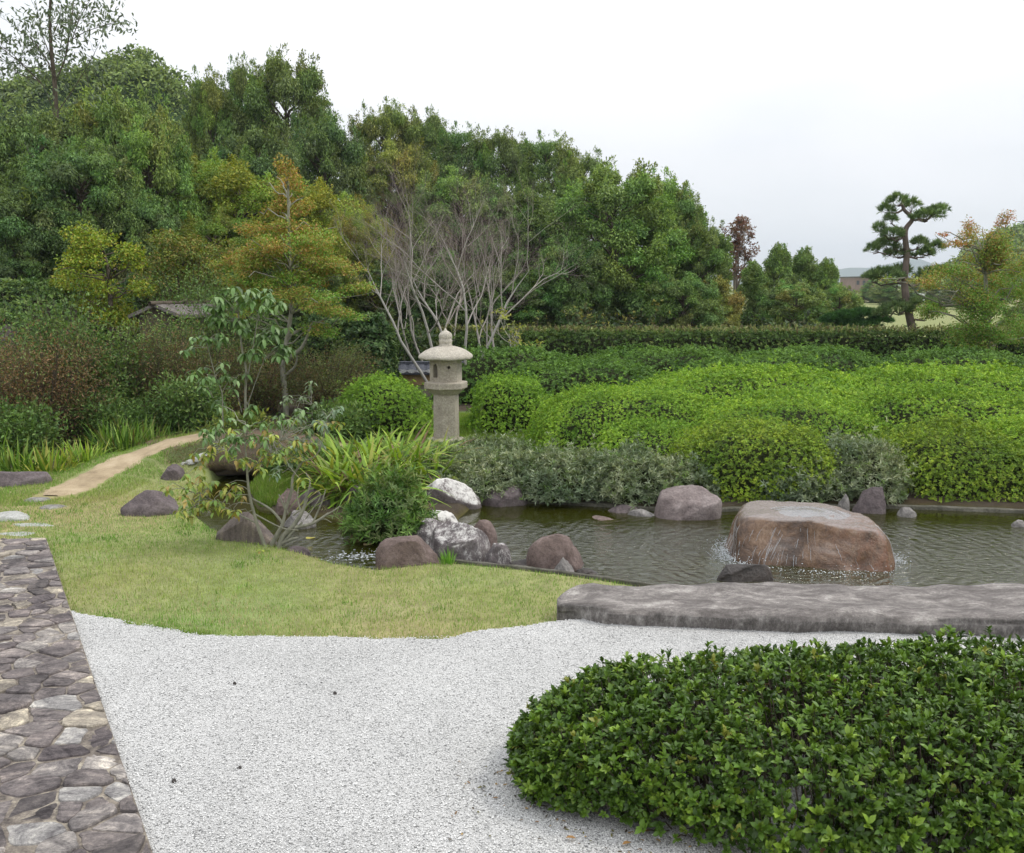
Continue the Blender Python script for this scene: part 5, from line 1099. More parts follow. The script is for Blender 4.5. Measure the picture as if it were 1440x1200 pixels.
sapling('gnarled_shrub', (388, 770), 8.35, [([(380, 772), (388, 755), (397, 738), (402, 715)], .026), ([(392, 771), (398, 755), (412, 740), (424, 722), (432, 700)], .028), ([(397, 765), (410, 750), (425, 735)], .018), ([(397, 735), (380, 716), (352, 700)], .014), ([(415, 742), (440, 736), (462, 722)], .02), ([(440, 735), (452, 708), (458, 688)], .01), ([(455, 726), (470, 718), (478, 712)], .008), ([(402, 715), (410, 690), (412, 670), (425, 650)], .018), ([(428, 705), (436, 680), (430, 665)], .01), ([(425, 650), (445, 640), (455, 615)], .007), ([(395, 764), (412, 758), (420, 757)], .02), ([(402, 718), (392, 695)], .011), ([(424, 722), (418, 700), (420, 685)], .01), ([(430, 730), (450, 700), (447, 690)], .006), ([(436, 738), (455, 730), (466, 735)], .006), ([(455, 615), (460, 590)], .005), ([(412, 725), (430, 712), (446, 700)], .008), ([(405, 722), (400, 705), (404, 690)], .006)],
 [(455, 600, 22, 6, 0), (430, 620, 20, 4, 0), (472, 575, 14, 4, 0), (440, 640, 20, 3, 0), (375, 765, 12, 3, 1), (400, 655, 14, 2, 0)],
 'gnarled bare-branched shrub at the lawn edge with a few grey-green leaves', 504, .07, pal=[(.2, .27, .17), (.15, .23, .13)], mat='bark_sap')
sapling('leafy_seedling', (440, 600), 14.0, [([(440, 605), (438, 560), (437, 540)], .008), ([(470, 605), (468, 585)], .006)], [(437, 545, 14, 4, 0), (438, 575, 18, 4, 0), (400, 565, 12, 4, 0), (470, 585, 16, 4, 0), (425, 590, 24, 5, 0)], 'small pale-leaved seedling right of the orange maple trunk', 505, .12, pal=[(.2, .27, .14), (.14, .2, .09)])
# ------------------------------------------------------------------ maples and other trees close by
MO = [(.24, .34, .05), (.31, .34, .06), (.37, .29, .07), (.4, .26, .09), (.18, .28, .04)]
def otint(zmid, k=.5):
    def f(c, r):
        a = min(max((c[2]-zmid)*k+r.normal()*.35+.5, 0), 1); return np.array([.75, 1.1, 1])*(1-a)+np.array([1.22, .93, 1.1])*a
    return f
px_tree('maple_tree', 16.6, [(402, 584), (400, 545), (397, 508), (404, 475), (410, 430), (408, 380), (406, 310), (405, 250)],
 [(405, 240, 15, 24), (412, 285, 32, 20), (398, 322, 52, 22), (362, 348, 40, 20), (450, 342, 44, 20), (328, 372, 34, 16), (410, 372, 60, 24), (472, 382, 45, 20), (505, 405, 30, 14), (352, 402, 44, 16), (432, 420, 52, 18), (476, 442, 38, 14), (336, 436, 26, 10), (445, 465, 30, 12), (385, 395, 40, 18), (400, 345, 46, 22), (425, 400, 50, 22), (370, 425, 36, 16), (450, 365, 40, 22), (392, 300, 26, 18), (405, 262, 22, 20), (350, 375, 40, 22)],
 'slender maple turning orange on top, its pale trunk rising behind the earth bridge', .045, .6, MO, [4, 4, 3, 2, 3], 1.5, .055, 'bark_sap', .7, extra=[([(404, 506, 0), (425, 488, -.2), (437, 460, -.3)], .045), ([(402, 528, 0), (415, 515, -.1), (418, 500, -.2)], .03), ([(398, 515, 0), (388, 500, .2)], .02)], seed=601, droop=.15, tintf=otint(2.6), flat=.1, sub=6, shell=.8, nlimb=2)
px_tree('maple_tree', 20, [(158, 470), (155, 420), (150, 370), (135, 330)],
 [(115, 335, 20, 24), (145, 352, 38, 28), (186, 366, 28, 24), (108, 378, 34, 26), (150, 398, 54, 30), (86, 402, 26, 20), (194, 402, 28, 22), (142, 435, 52, 26), (100, 432, 26, 18), (170, 455, 34, 18), (125, 460, 34, 14)],
 'bushy yellow-green maple on the left, in front of the dark trees', .07, .6, [(.24, .34, .035), (.31, .38, .04), (.18, .28, .03), (.36, .33, .05)], None, 1.9, .06, 'bark', .8, seed=602, droop=.1, flat=.4)
px_tree('maple_tree', 21.5, [(255, 470), (252, 420), (250, 380)],
 [(240, 345, 32, 22), (280, 352, 32, 22), (225, 375, 36, 24), (270, 385, 46, 26), (310, 365, 30, 26), (240, 412, 44, 24), (300, 410, 38, 24), (205, 400, 24, 20), (260, 435, 40, 16)],
 'olive green maple between the yellow one and the orange one', .07, .6, [(.17, .22, .035), (.22, .26, .04), (.27, .21, .06), (.12, .18, .03)], None, 1.8, .05, 'bark', .8, seed=603, droop=.1, flat=.4)
px_tree('maple_tree', 22.5, [(1396, 520), (1393, 490), (1390, 455), (1387, 410), (1384, 360)],
 [(1385, 338, 34, 26), (1378, 365, 44, 30), (1425, 362, 36, 34), (1335, 390, 42, 22), (1298, 402, 34, 16, .6, (1.2, .9, 1)), (1390, 400, 52, 30), (1350, 425, 46, 26), (1435, 410, 38, 32), (1310, 440, 30, 20), (1400, 445, 52, 30), (1360, 468, 48, 22), (1440, 460, 38, 28), (1385, 480, 50, 20), (1395, 370, 30, 24), (1412, 308, 8, 20, .8, (1.2, .8, 1.3)), (1398, 330, 10, 10, .8), (1363, 322, 9, 16, .8, (1.2, .8, 1.3)), (1342, 342, 14, 9, .6, (1.3, .8, 1.2)), (1322, 330, 12, 5, .4, (1.3, .7, 1.2)), (1250, 392, 16, 8, .25)],
 'orange and green maple at the right edge behind the azaleas', .052, .6, MO, [4, 3, 3, 2, 3], 1.4, .1, 'bark_sap', .8, extra=[([(1392, 470, 0), (1378, 455, -.2), (1365, 440, -.3)], .035), ([(1390, 450, 0), (1410, 430, 0), (1425, 400, .1)], .03), ([(1386, 380, 0), (1372, 345, 0), (1362, 318, 0)], .018), ([(1384, 370, 0), (1400, 335, 0), (1413, 298, 0)], .018), ([(1375, 350, 0), (1350, 345, 0), (1318, 330, 0)], .014)], seed=604, droop=.1, tintf=otint(2.7, .5), flat=.1, shell=.85, nlimb=2)
# bare grey trees
def bare_tree(name, trunks, D, label, seed, L, rad, maxlev=4, up=.3, ang=.55, nch=(4, 6), cols=None, group=None, leaves=None, gn=.1, cat='tree', mat='barebark', shrink=.62):
    r = rs(seed); o = P(trunks[0][0], 500, D); o[2] = Hs(o[0], o[1])-.05; root = empty(name, tuple(o), label, cat, group); ba = Acc(); tips = []
    for (px, lean, l_) in trunks:
        x = P(px, 500, D)[0]; p = np.array([x, D, o[2]])-o
        grow(r, ba, tips, p, np.array([lean[0], lean[1], 1.]), L*l_, rad*l_, 0, maxlev, up, nch, ang, shrink, (7, 5, 4, 3, 3), cols, gn)
    link('branches', ba.mesh('branches'), M[mat], root)
    if leaves:
        acc = Acc(); t_ = [tips[i] for i in r.choice(len(tips), min(leaves[0], len(tips)), False)]; Pc = np.array([t[0] for t in t_]); Nc = np.array([t[1] for t in t_])
        rosettes(acc, r, Pc, Nc, 3, leaves[1], .45, leaves[2]); link('leaves', acc.mesh('leaves'), M['leaf'], root)
    return root
M['barebark'] = vcolmat('bare_branch_bark', .9, 14, .25, 40, .4, .005)
BC = [(.42, .4, .36), (.38, .35, .31), (.34, .31, .27), (.29, .25, .22), (.26, .215, .19), (.24, .19, .17)]
BT = dict(cols=BC, up=.15, ang=.6, nch=(4, 5), gn=.13)
def bare(tr, D, lb, seed, L, rad, cols=BC):
    r0 = BT.copy(); r0['cols'] = cols; return bare_tree('bare_tree', tr, D, lb, seed, L, rad, 5, shrink=.7, **r0)
bare([(612, (-.05, .1), 1.0), (606, (-.35, 0), .95)], 21.5, 'leafless pale grey tree whose trunks rise just left of the lantern top', 701, 3.2, .04)
bare([(655, (.05, 0), 1.0), (662, (.35, -.1), .95), (650, (-.15, .3), .9)], 22.2, 'leafless pale grey tree spreading right of the lantern top', 712, 3.2, .04)
bare([(592, (-.45, .2), .9), (598, (-.1, .3), 1)], 23.2, 'leafless reddish grey tree leaning left behind the other bare ones', 703, 3.1, .032, BC[1:])
bare([(690, (.2, .3), 1), (684, (-.1, .3), 1)], 23.5, 'leafless brownish tree right of the bare grey ones, before the big round evergreen', 704, 2.8, .032, BC[1:])
bare([(635, (.0, .3), 1.1), (625, (-.1, .3), 1.1)], 23.8, 'leafless purplish brown tree between and behind the two pale grey ones', 709, 3.1, .032, BC[2:])
bare_tree('bare_sapling', [(716, (0, 0), 1)], 20, 'thin bare sapling with a few yellow leaves in front of the long hedge', 705, 1.35, .035, 3, .15, .9, (4, 6), BC[:3]+BC[:1], leaves=(90, .09, [(.35, .36, .08), (.25, .3, .06)]), cat='sapling')
bare_tree('bare_shrub', [(850, (-.2, 0), 1), (880, (.1, 0), 1), (905, (.2, 0), .9)], 27, 'twiggy brown leafless shrub behind the long hedge, under the big round evergreen', 706, 1.3, .02, 3, .25, .5, (4, 6), [(.15, .11, .08)]*5, leaves=(60, .09, [(.35, .33, .08)]), cat='shrub')
bare_tree('bare_shrub', [(770, (-.2, 0), 1), (800, (.1, 0), 1)], 27.5, 'twiggy brown leafless shrub behind the long hedge, left of the other one', 707, 1.1, .02, 3, .25, .5, (4, 6), [(.15, .11, .08)]*5, leaves=(40, .09, [(.3, .33, .08)]), cat='shrub')
bare_tree('russet_tree', [(1032, (0, 0), 1), (1028, (-.3, 0), .8)], 44, 'nearly bare tree with russet leaves showing above the green trees on the right slope', 708, 3.2, .12, 4, .3, .6, (5, 6), [(.25, .22, .2)]*6, leaves=(1500, .16, [(.2, .08, .06), (.16, .1, .07), (.2, .13, .08)]))
# ------------------------------------------------------------------ pine
def pine():
    D = 25.2; r = rs(31); T = spline([P(a, b, D) for a, b in ((1289, 505), (1284, 470), (1277, 435), (1272, 400), (1275, 360), (1273, 325), (1283, 308), (1272, 296), (1268, 285))], 4)
    T[0, 2] = -.05; root = empty('pine_tree', tuple(T[0]), 'leaning cloud-pruned pine with layered needle pads, standing before the far lawn', 'tree'); o = T[0]; ba = Acc(); acc = Acc(); s = PXM(D, 2)
    tube(ba, T-o, np.linspace(.12, .035, len(T)), 8)
    pads = [(1262, 284, 16, 8), (1282, 290, 12, 9), (1246, 297, 12, 8), (1252, 310, 8, 6), (1305, 305, 26, 8), (1322, 296, 14, 5), (1238, 325, 11, 10), (1258, 332, 18, 8), (1247, 346, 22, 9), (1228, 352, 12, 7), (1262, 358, 20, 7), (1292, 344, 14, 8), (1315, 350, 16, 8), (1300, 358, 16, 6), (1245, 388, 30, 9), (1225, 392, 14, 6), (1268, 382, 18, 7), (1305, 388, 20, 10), (1325, 384, 14, 9), (1262, 436, 28, 9), (1240, 442, 14, 6), (1298, 428, 22, 8), (1318, 436, 14, 6)]
    for cx, cy, rx, rz in pads:
        c = P(cx, cy, D+r.uniform(-.35, .35)); a, bz = rx/s*.9, rz/s*1.25; b = a*.8+.05
        i = np.argmin(np.linalg.norm(T-(c-[0, 0, .12]), axis=1)); ctr = wiggle(r, T[i], c-[0, 0, bz*.6], .1, 7, -.06); tube(ba, ctr-o, np.linspace(.035, .012, 7), 5)
        m = int(80*a*b*6+17); d = unit(r.normal(size=(m, 3))); d[:, 2] = np.abs(d[:, 2])*1.2-.25; q = c+d*[a, b, bz]*r.uniform(.5, 1, (m, 1))
        for j in range(0, m, 5): tube(ba, np.array([ctr[-2], (ctr[-2]+q[j])/2-[0, 0, .02], q[j]])-o, [.008, .006, .004], 3)
        k = 16; ax = unit(np.repeat(d*[.6, .6, .5]+[0, 0, .55], k, 0)+r.normal(size=(m*k, 3))*.45); V, F, kk = leafset(np.repeat(q-o, k, 0), ax, r.normal(size=(m*k, 3)), .15*r.uniform(.7, 1.1, m*k), .011)
        C = np.repeat(colmix(r, m, [(.16, .25, .11), (.2, .3, .12), (.26, .36, .15), (.1, .17, .07)], None, .12), k*kk, 0); acc.add(V, F, C)
    link('trunk', ba.mesh('trunk', True), M['bark_pine'], root); link('needles', acc.mesh('needles'), M['leaf'], root)
pine()
def low_pine():
    D = 27; r = rs(32); c0 = P(1205, 458, D); root = empty('young_pine', (c0[0], D, 0), 'low spreading young pine left of the leaning pine, just above the long hedge', 'tree'); o = np.array([c0[0], D, 0]); ba = Acc(); acc = Acc(); s = PXM(D, 1)
    tube(ba, np.array([[0, 0, -.1], [.05, 0, .5], [.0, 0, c0[2]]]), [.06, .05, .03], 6)
    for cx, cy, rx, rz in ((1188, 447, 22, 9), (1215, 444, 22, 9), (1238, 452, 16, 6), (1170, 452, 18, 9), (1205, 458, 34, 9)):
        c = P(cx, cy, D); a, bz = rx/s, rz/s; m = 300; d = unit(r.normal(size=(m, 3))); d[:, 2] = np.abs(d[:, 2])*1.2-.25; q = c+d*[a, a, bz]*r.uniform(.4, 1, (m, 1)); k = 14
        tube(ba, wiggle(r, np.array([0, 0, c0[2]*.7]), c-o, .1, 6), np.linspace(.03, .01, 6), 4)
        ax = unit(np.repeat(d*.5+[0, 0, .7], k, 0)+r.normal(size=(m*k, 3))*.4); V, F, kk = leafset(np.repeat(q-o, k, 0), ax, r.normal(size=(m*k, 3)), .13*r.uniform(.7, 1.1, m*k), .012)
        acc.add(V, F, np.repeat(colmix(r, m, [(.06, .15, .05), (.08, .19, .06), (.04, .1, .035)], None, .12), k*kk, 0))
    link('trunk', ba.mesh('trunk', True), M['bark_pine'], root); link('needles', acc.mesh('needles'), M['leaf'], root)
low_pine()
# ------------------------------------------------------------------ tall sparse tree at left
def sparse_tree():
    D = 28.5; r = rs(41); T = spline([P(a, b, D) for a, b in ((84, 470), (82, 400), (80, 320), (78, 240), (79, 180), (77, 120), (72, 70), (70, 20), (74, -40))], 4); T[0, 2] = Hs(T[0, 0], D)-.1
    root = empty('tall_sparse_tree', tuple(T[0]), 'tall slender tree at upper left with thin sparse leaves against the sky', 'tree'); o = T[0]; ba = Acc(); acc = Acc(); tube(ba, T-o, np.linspace(.13, .025, len(T)), 8)
    for pts, k in (([(79, 120), (66, 85), (45, 55), (20, 40)], .022), ([(78, 115), (92, 80), (100, 30), (108, -30)], .03), ([(95, 60), (120, 45), (150, 35), (165, 30)], .014), ([(66, 90), (40, 95), (10, 70), (-20, 60)], .014), ([(58, 117), (30, 90), (5, 70), (-15, 50)], .02), ([(79, 160), (100, 130), (125, 90), (140, 60)], .016), ([(76, 90), (60, 50), (50, 0)], .018), ([(100, 60), (115, 20), (140, -20)], .016), ([(79, 170), (60, 120), (30, 105), (0, 80)], .014), ([(70, 60), (85, 20), (84, -30)], .012)):
        E = spline([P(a, b, D+i*r.uniform(-.2, .2)) for i, (a, b) in enumerate(pts)], 4); tube(ba, E-o, np.linspace(k, .005, len(E)), 5)
        for j in range(15):
            b = E[r.randint(len(E)//3, len(E))]; e = b+r.normal(size=3)*[.5, .5, .3]+[0, 0, .02]; tube(ba, wiggle(r, b, e, .1, 5)-o, np.linspace(.006, .002, 5), 3)
            n = r.randint(8, 17); q = np.repeat(e[None], n, 0)+r.normal(size=(n, 3))*[.18, .18, .12]-o; ax = r.normal(size=(n, 3))*.6+[0, 0, -.75]; V, F, kk = leafset(q, ax, r.normal(size=(n, 3)), .2*r.uniform(.6, 1.1, n), .065)
            acc.add(V, F, np.repeat(colmix(r, n, [(.14, .19, .12), (.19, .24, .15), (.11, .15, .09)]), kk, 0))
    link('trunk', ba.mesh('trunk', True), M['bark'], root); link('crown', acc.mesh('crown'), M['leaf'], root)
sparse_tree()
# ------------------------------------------------------------------ evergreen prototypes (10 m tall) and the wooded slope
def proto(seed, leafL, asp, pal, w, nlobe, nleaf, shape='round', droop=.5, base=.12):
    r = rs(seed); ba = Acc(); acc = Acc(); tr = np.array([[0, 0, -1.2], [.1, .05, 1.5], [-.05, .1, 4], [.1, 0, 6.5], [0, 0, 8.0]]); T = spline(tr, 4); tube(ba, T, np.linspace(.26, .05, len(T)), 8)
    cz = (1+base)*5.0; rz = 10-cz
    for i in range(nlobe):
        u = 1-2*(i+.5)/nlobe; a = i*2.4+r.rand()*.5; q_ = math.sqrt(1-u*u)
        if shape == 'cone': R_ = 3.5*(1.0-.6*max(u+.25, 0))
        elif shape == 'tall': R_ = 3.2; 
        else: R_ = 3.5
        rl = r.uniform(.6, 1.1); f = r.uniform(.68, .9); sq = q_**(.8)
        c = np.array([math.cos(a)*sq*R_*f, math.sin(a)*sq*R_*f, cz+u*rz*(f if u < 0 else min(f+.04, .84))])
        st = T[np.argmin(np.abs(T[:, 2]-(c[2]-.35*abs(sq*3)-.5)))]
        tube(ba, wiggle(r, st, c, .07, 6, .04), np.linspace(.055, .015, 6), 5)
        lt = 1+r.normal(size=3)*[.1, .06, .08]+.12*r.normal()
        for q in range(3):
            u_ = unit(r.normal(size=3)); cc = c+u_*rl*r.uniform(.25, .7)*[1, 1, .8]; r3 = np.array([1, 1, .75])*rl*r.uniform(.45, .7)
            lobe_leaves(acc, r, cc, r3, int(nleaf*r3[0]**2), leafL, asp, pal, w, droop, .5, tint=lt)
        for q in range(2):      # stray shoots standing out of the crown
            e = unit(c-np.array([0, 0, cz])+[0, 0, 2.2]+r.normal(size=3)*1.2); s0 = c+e*rl*.75; s1 = s0+e*rl*r.uniform(.1, .45)+[0, 0, .08]
            m_ = int(26*rl)+10; tt = r.rand(m_, 1); pos = s0*(1-tt)+s1*tt+r.normal(size=(m_, 3))*(.17*(1.15-tt)); V, F, kk = leafset(pos, e+r.normal(size=(m_, 3))*.7, r.normal(size=(m_, 3))+[0, 0, 1], leafL*r.uniform(.6, 1.1, m_), leafL*asp); acc.add(V, F, np.repeat(colmix(r, m_, pal, w, .14)*lt, kk, 0))
    return acc.mesh('crown'), ba.mesh('trunk', True)
EV = [(.155, .225, .07), (.215, .3, .085), (.285, .37, .115), (.095, .145, .05)]
LG = [(.24, .32, .05), (.31, .37, .06), (.17, .25, .04), (.33, .34, .07)]
PR = {
 'a': proto(1, .19, .38, EV, None, 78, 1350, 'round'), 'b': proto(2, .19, .38, EV, None, 70, 1350, 'tall'), 'c': proto(3, .21, .34, EV, None, 78, 1200, 'round', .7),
 'd': proto(4, .16, .42, LG, None, 74, 1500, 'round', .2, .02), 'e': proto(5, .22, .4, EV, None, 76, 1000, 'cone', .3, -.05), 'f': proto(6, .22, .4, EV, None, 70, 1000, 'tall', .3, -.05)}
rt = random.Random(5)
def forest(kind, px, top, D, wpx, label, tint=(1, 1, 1), name='evergreen_tree', group='trees of the wooded slope', sink=0):
    x, _, zt = P(px, top, D); z0 = Hs(x, D)-.2-sink; h = (zt-z0)/10.25; s = PXM(D, zt); wd = wpx*1.12/s/7.4
    root = empty(name, (x, D, z0), label, 'tree', group); root.rotation_euler = (0, 0, rt.uniform(0, 6.28)); root.scale = (wd, wd, h)
    c = link('crown', PR[kind][0], M['leaf'], root); c.color = (*tint, 1); link('trunk', PR[kind][1], M['bark'], root); return root
DK = (.72, .8, .85); YG = (1.15, 1.1, .8); BL = (.8, .95, 1.15)
for a in [
 ('a', 400, 58, 42, 150, 'tall dark evergreen forming the highest peak of the skyline', (.95, 1, .9)),
 ('b', 342, 70, 43, 90, 'dark evergreen just left of the skyline peak', (.85, .95, .9)),
 ('b', 292, 86, 41, 90, 'evergreen on the skyline between the far wooded hill and the peak', (1, 1.02, .85)),
 ('c', 452, 150, 38, 130, 'dark evergreen on the right shoulder of the skyline peak', DK),
 ('a', 360, 165, 36, 150, 'dark evergreen in the middle of the slope below the peak', (.8, .9, .95)),
 ('c', 545, 136, 46, 110, 'evergreen with yellowish top, first hump right of the peak', (1.15, 1.05, .85)),
 ('a', 600, 146, 47, 100, 'evergreen on the skyline, second hump right of the peak', (.95, 1, .95)),
 ('c', 560, 195, 41, 120, 'brownish green tree below the first hump right of the peak', (1.35, 1.1, .95)),
 ('b', 648, 168, 44, 100, 'evergreen on the skyline above the bare grey trees', (.85, 1, 1)),
 ('a', 705, 172, 44, 100, 'evergreen on the skyline straight above the thin bare sapling', (.95, 1.02, .95)),
 ('b', 770, 180, 42, 110, 'evergreen on the skyline left of the big round evergreen', (1.0, 1.1, 1)),
 ('a', 820, 202, 40, 100, 'evergreen on the skyline just behind the left side of the big round evergreen', (1, 1.1, 1)),
 ('c', 650, 230, 36, 150, 'mid-green tree behind the bare grey crowns', (1, 1.1, 1.05)),
 ('a', 745, 250, 35, 130, 'evergreen behind the right half of the bare grey crowns', (.9, 1.05, 1)),
 ('a', 868, 215, 31, 190, 'big rounded evergreen with dense drooping foliage right of the bare trees', (1.1, 1.25, 1.05)),
 ('c', 925, 232, 34, 130, 'evergreen on the right shoulder of the big round one', (1.0, 1.15, 1.05)),
 ('b', 958, 262, 33, 90, 'narrow evergreen at the end of the high skyline', (.9, 1.05, 1)),
 ('a', 985, 300, 32, 90, 'evergreen stepping down at the right end of the slope', (.95, 1.05, .95)),
 ('c', 800, 330, 29, 110, 'small dark evergreen under the left side of the big round one', (.8, .95, .95)),
 ('c', 960, 380, 29, 110, 'low evergreen under the right side of the big round one', (.85, 1, .9)),
 ('f', 1005, 385, 31, 80, 'brownish green bushy tree left of the low conical trees', (1.5, 1.15, 1)),
 ('e', 1095, 336, 36, 84, 'bushy conical tree, tallest of the low group on the right', (.95, 1.05, 1)),
 ('e', 1132, 342, 37, 78, 'bushy conical tree right of the tallest one in the low group', (.9, 1.02, 1)),
 ('e', 1162, 358, 36, 78, 'bushy conical tree at the right end of the low group', (.95, 1.05, .95)),
 ('e', 1062, 362, 34, 78, 'bushy conical tree at the left end of the low group', (.95, 1.08, 1)),
 ('f', 1182, 395, 33, 70, 'small bushy tree sloping down beside the far lawn', (1, 1.1, 1)),
 ('f', 1120, 390, 32, 110, 'low bushy tree in front of the conical group', (1, 1.08, 1)),
 ('d', 245, 200, 30, 210, 'light yellow-green broad tree on the left slope', (1, 1, 1)),
 ('d', 335, 218, 29, 200, 'light yellow-green broad tree below the dark evergreens', (1, 1.02, 1)),
 ('d', 450, 248, 30, 170, 'bright yellow-green tree right of the orange maple top', (1.15, 1.1, 1)),
 ('d', 505, 285, 27, 110, 'yellow-green tree touching the bare reddish tree', (1.05, .95, 1)),
 ('d', 300, 290, 26, 150, 'olive green broad tree behind the yellow and orange maples', (.75, .8, .9)),
 ('c', 165, 112, 30, 180, 'large dark tree with drooping leaves in front of the far wooded hill', (1.15, 1.15, 1)),
 ('a', 45, 132, 27, 180, 'large dark green tree at the upper left edge under the sparse tree', (.9, .98, 1)),
 ('c', 205, 158, 27, 140, 'dark tree with drooping branches right of the sparse tree trunk', (1.0, 1.1, .95)),
 ('c', 110, 190, 25, 190, 'dark green tree directly behind the sparse tree trunk', (.75, .85, .9)),
 ('a', 20, 240, 24, 160, 'deep green tree at the left edge halfway up', (.65, .8, .85)),
 ('c', 190, 265, 25, 130, 'shaded dark green tree above the yellow maple', (.8, .9, .9)),
 ('c', 20, 350, 23, 130, 'very dark low tree at the left edge', (.5, .6, .6)),
 ('a', 400, 330, 25, 160, 'green tree hidden behind the orange maple crown', (.9, 1, .9)),
 ('a', 540, 350, 27, 120, 'dark tree behind the left bare trunks', (.8, .85, .9)),
 ('c', 620, 360, 28, 130, 'dark tree behind the middle of the bare trunks', (.7, .8, .85)),
 ('a', 715, 370, 29, 130, 'dark tree behind the right bare trunks', (.75, .9, .9)),
 ('a', 1455, 420, 30, 90, 'dark green tree at the right edge behind the orange maple', (.9, 1, 1)),
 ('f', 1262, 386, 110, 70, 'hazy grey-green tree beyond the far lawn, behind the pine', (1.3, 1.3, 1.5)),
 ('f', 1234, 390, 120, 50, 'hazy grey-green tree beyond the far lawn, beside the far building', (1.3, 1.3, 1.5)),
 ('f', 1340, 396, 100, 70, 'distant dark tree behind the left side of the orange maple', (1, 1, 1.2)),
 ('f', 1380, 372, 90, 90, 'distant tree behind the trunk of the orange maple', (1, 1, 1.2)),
]: forest(*a)
# undergrowth closing the slope floor
def undergrowth():
    r = rs(51); n = 60000; X = r.uniform(-17, 9, n); Y = 19.5+r.rand(n)*14; k = ~((X > -1) & (Y < 25.6)) & ~((X > -3.4) & (Y < 23.2)); X, Y = X[k], Y[k]; n = len(X); p = np.stack([X, Y, H(X, Y)], 1); lump = .55+.5*sn(p*[1, 1, 0], .25, 3)+.25*sn(p*[1, 1, 0], .8, 4); p[:, 2] += np.maximum(lump, .08)*r.uniform(.3, 1, n)*1.3
    acc = Acc(); V, F, k = leafset(p, r.normal(size=(n, 3))+[0, 0, .2], r.normal(size=(n, 3))*.6+[0, -.3, 1], r.uniform(.12, .22, n), .09); acc.add(V, F, np.repeat(colmix(r, n, [(.04, .075, .02), (.06, .1, .03), (.08, .09, .035), (.03, .05, .02)], None, .2), k, 0))
    tag(link('undergrowth', acc.mesh('undergrowth'), M['leaf']), 'dark leafy undergrowth filling the floor of the wooded slope', 'undergrowth', None, 'stuff')
undergrowth()
# ------------------------------------------------------------------ distance: hills, building, cars, bench
def far_hill(name, D, prof, depth, mat, kind='structure', canopy=None):
    n = 90; xs = np.linspace(prof[0][0], prof[-1][0], n); ys = np.interp(xs, [p[0] for p in prof], [p[1] for p in prof]); top = np.array([P(a, b, D) for a, b in zip(xs, ys)])
    rows = 16; V = []; r = rs(int(D)); s = (top[-1, 0]-top[0, 0])/n
    for k in range(rows):
        t = k/(rows-1)*2-1; q = top.copy(); q[:, 1] += t*depth; e = (1-abs(t)**1.6); q[:, 2] = (top[:, 2])*e-(1-e)*3
        q[:, 0] *= 1+t*depth/D*.5
        V.append(q)
    V = np.stack(V, 1).reshape(-1, 3); V[:, 2] += sn(V, 4/(depth), 3)*top[:, 2].mean()*.03
    i = np.arange(n-1)[:, None]*rows+np.arange(rows-1)[None]; F = np.stack([i, i+rows, i+rows+1, i+1], -1).reshape(-1, 4)
    o = link(name, mesh(name, V, F, None, True), mat); tag(o, kind=kind); return V
m, t, p, o = newmat('distant_woods'); n_ = noise_node(t, .02, 10, .75); r_ = ramp(t, [(.3, (.03, .06, .025)), (.7, (.08, .12, .05))]); t.links.new(n_.outputs['Fac'], r_.inputs[0]); t.links.new(r_.outputs[0], p.inputs['Base Color']); p.inputs['Roughness'].default_value = 1; p.inputs['Specular IOR Level'].default_value = 0; bump(t, p, n_.outputs['Fac'], 1, 8); M['farwoods'] = m
far_hill('mountains', 3200, [(900, 400), (1000, 393), (1100, 388), (1170, 380), (1195, 376), (1225, 377), (1250, 371), (1270, 366), (1290, 364), (1305, 369), (1335, 378), (1370, 380), (1420, 372), (1500, 366), (1600, 372), (1750, 390)], 350, M['farwoods'])
def wooded_hill(name, D, prof, depth, label, seed, n, L, tint=(1, 1, 1)):
    V = far_hill(name, D, prof, depth, M['farwoods'])
    r = rs(seed); W_ = V.reshape(-1, 16, 3); m_ = W_.shape[0]; u = r.uniform(0, m_-1.01, n); v = r.uniform(0, 9.9, n); i = u.astype(int); j = v.astype(int); fu = (u-i)[:, None]; fv = (v-j)[:, None]
    q = (W_[i, j]*(1-fu)+W_[i+1, j]*fu)*(1-fv)+(W_[i, j+1]*(1-fu)+W_[i+1, j+1]*fu)*fv
    hm = sn(q, .16*60/D, seed)+sn(q, .4*60/D, seed+1)*.6; q[:, 2] += hm*D/60*.5+r.rand(n)*D/60*.5
    acc = Acc(); V2, F2, k = leafset(q, r.normal(size=(n, 3)), r.normal(size=(n, 3))*.6+[0, -.4, 1], L*r.uniform(.6, 1.2, n), L*.5); acc.add(V2, F2, np.repeat(colmix(r, n, EV, None, .2)*tint, k, 0))
    tag(link('hill_canopy', acc.mesh('hill_canopy'), M['leaf']), label, 'woods', None, 'stuff')
wooded_hill('wooded_hill', 85, [(-200, 150), (-60, 130), (40, 118), (140, 96), (165, 92), (195, 93), (215, 104), (240, 114), (270, 132), (330, 170), (420, 260)], 22, 'dark canopy of the far hill rising behind the left trees', 61, 60000, .42)
wooded_hill('wooded_hill', 210, [(1300, 420), (1340, 396), (1380, 360), (1410, 340), (1440, 328), (1500, 305), (1600, 290), (1760, 330)], 50, 'dark canopy of the wooded hill at the right edge', 62, 40000, 1.1)
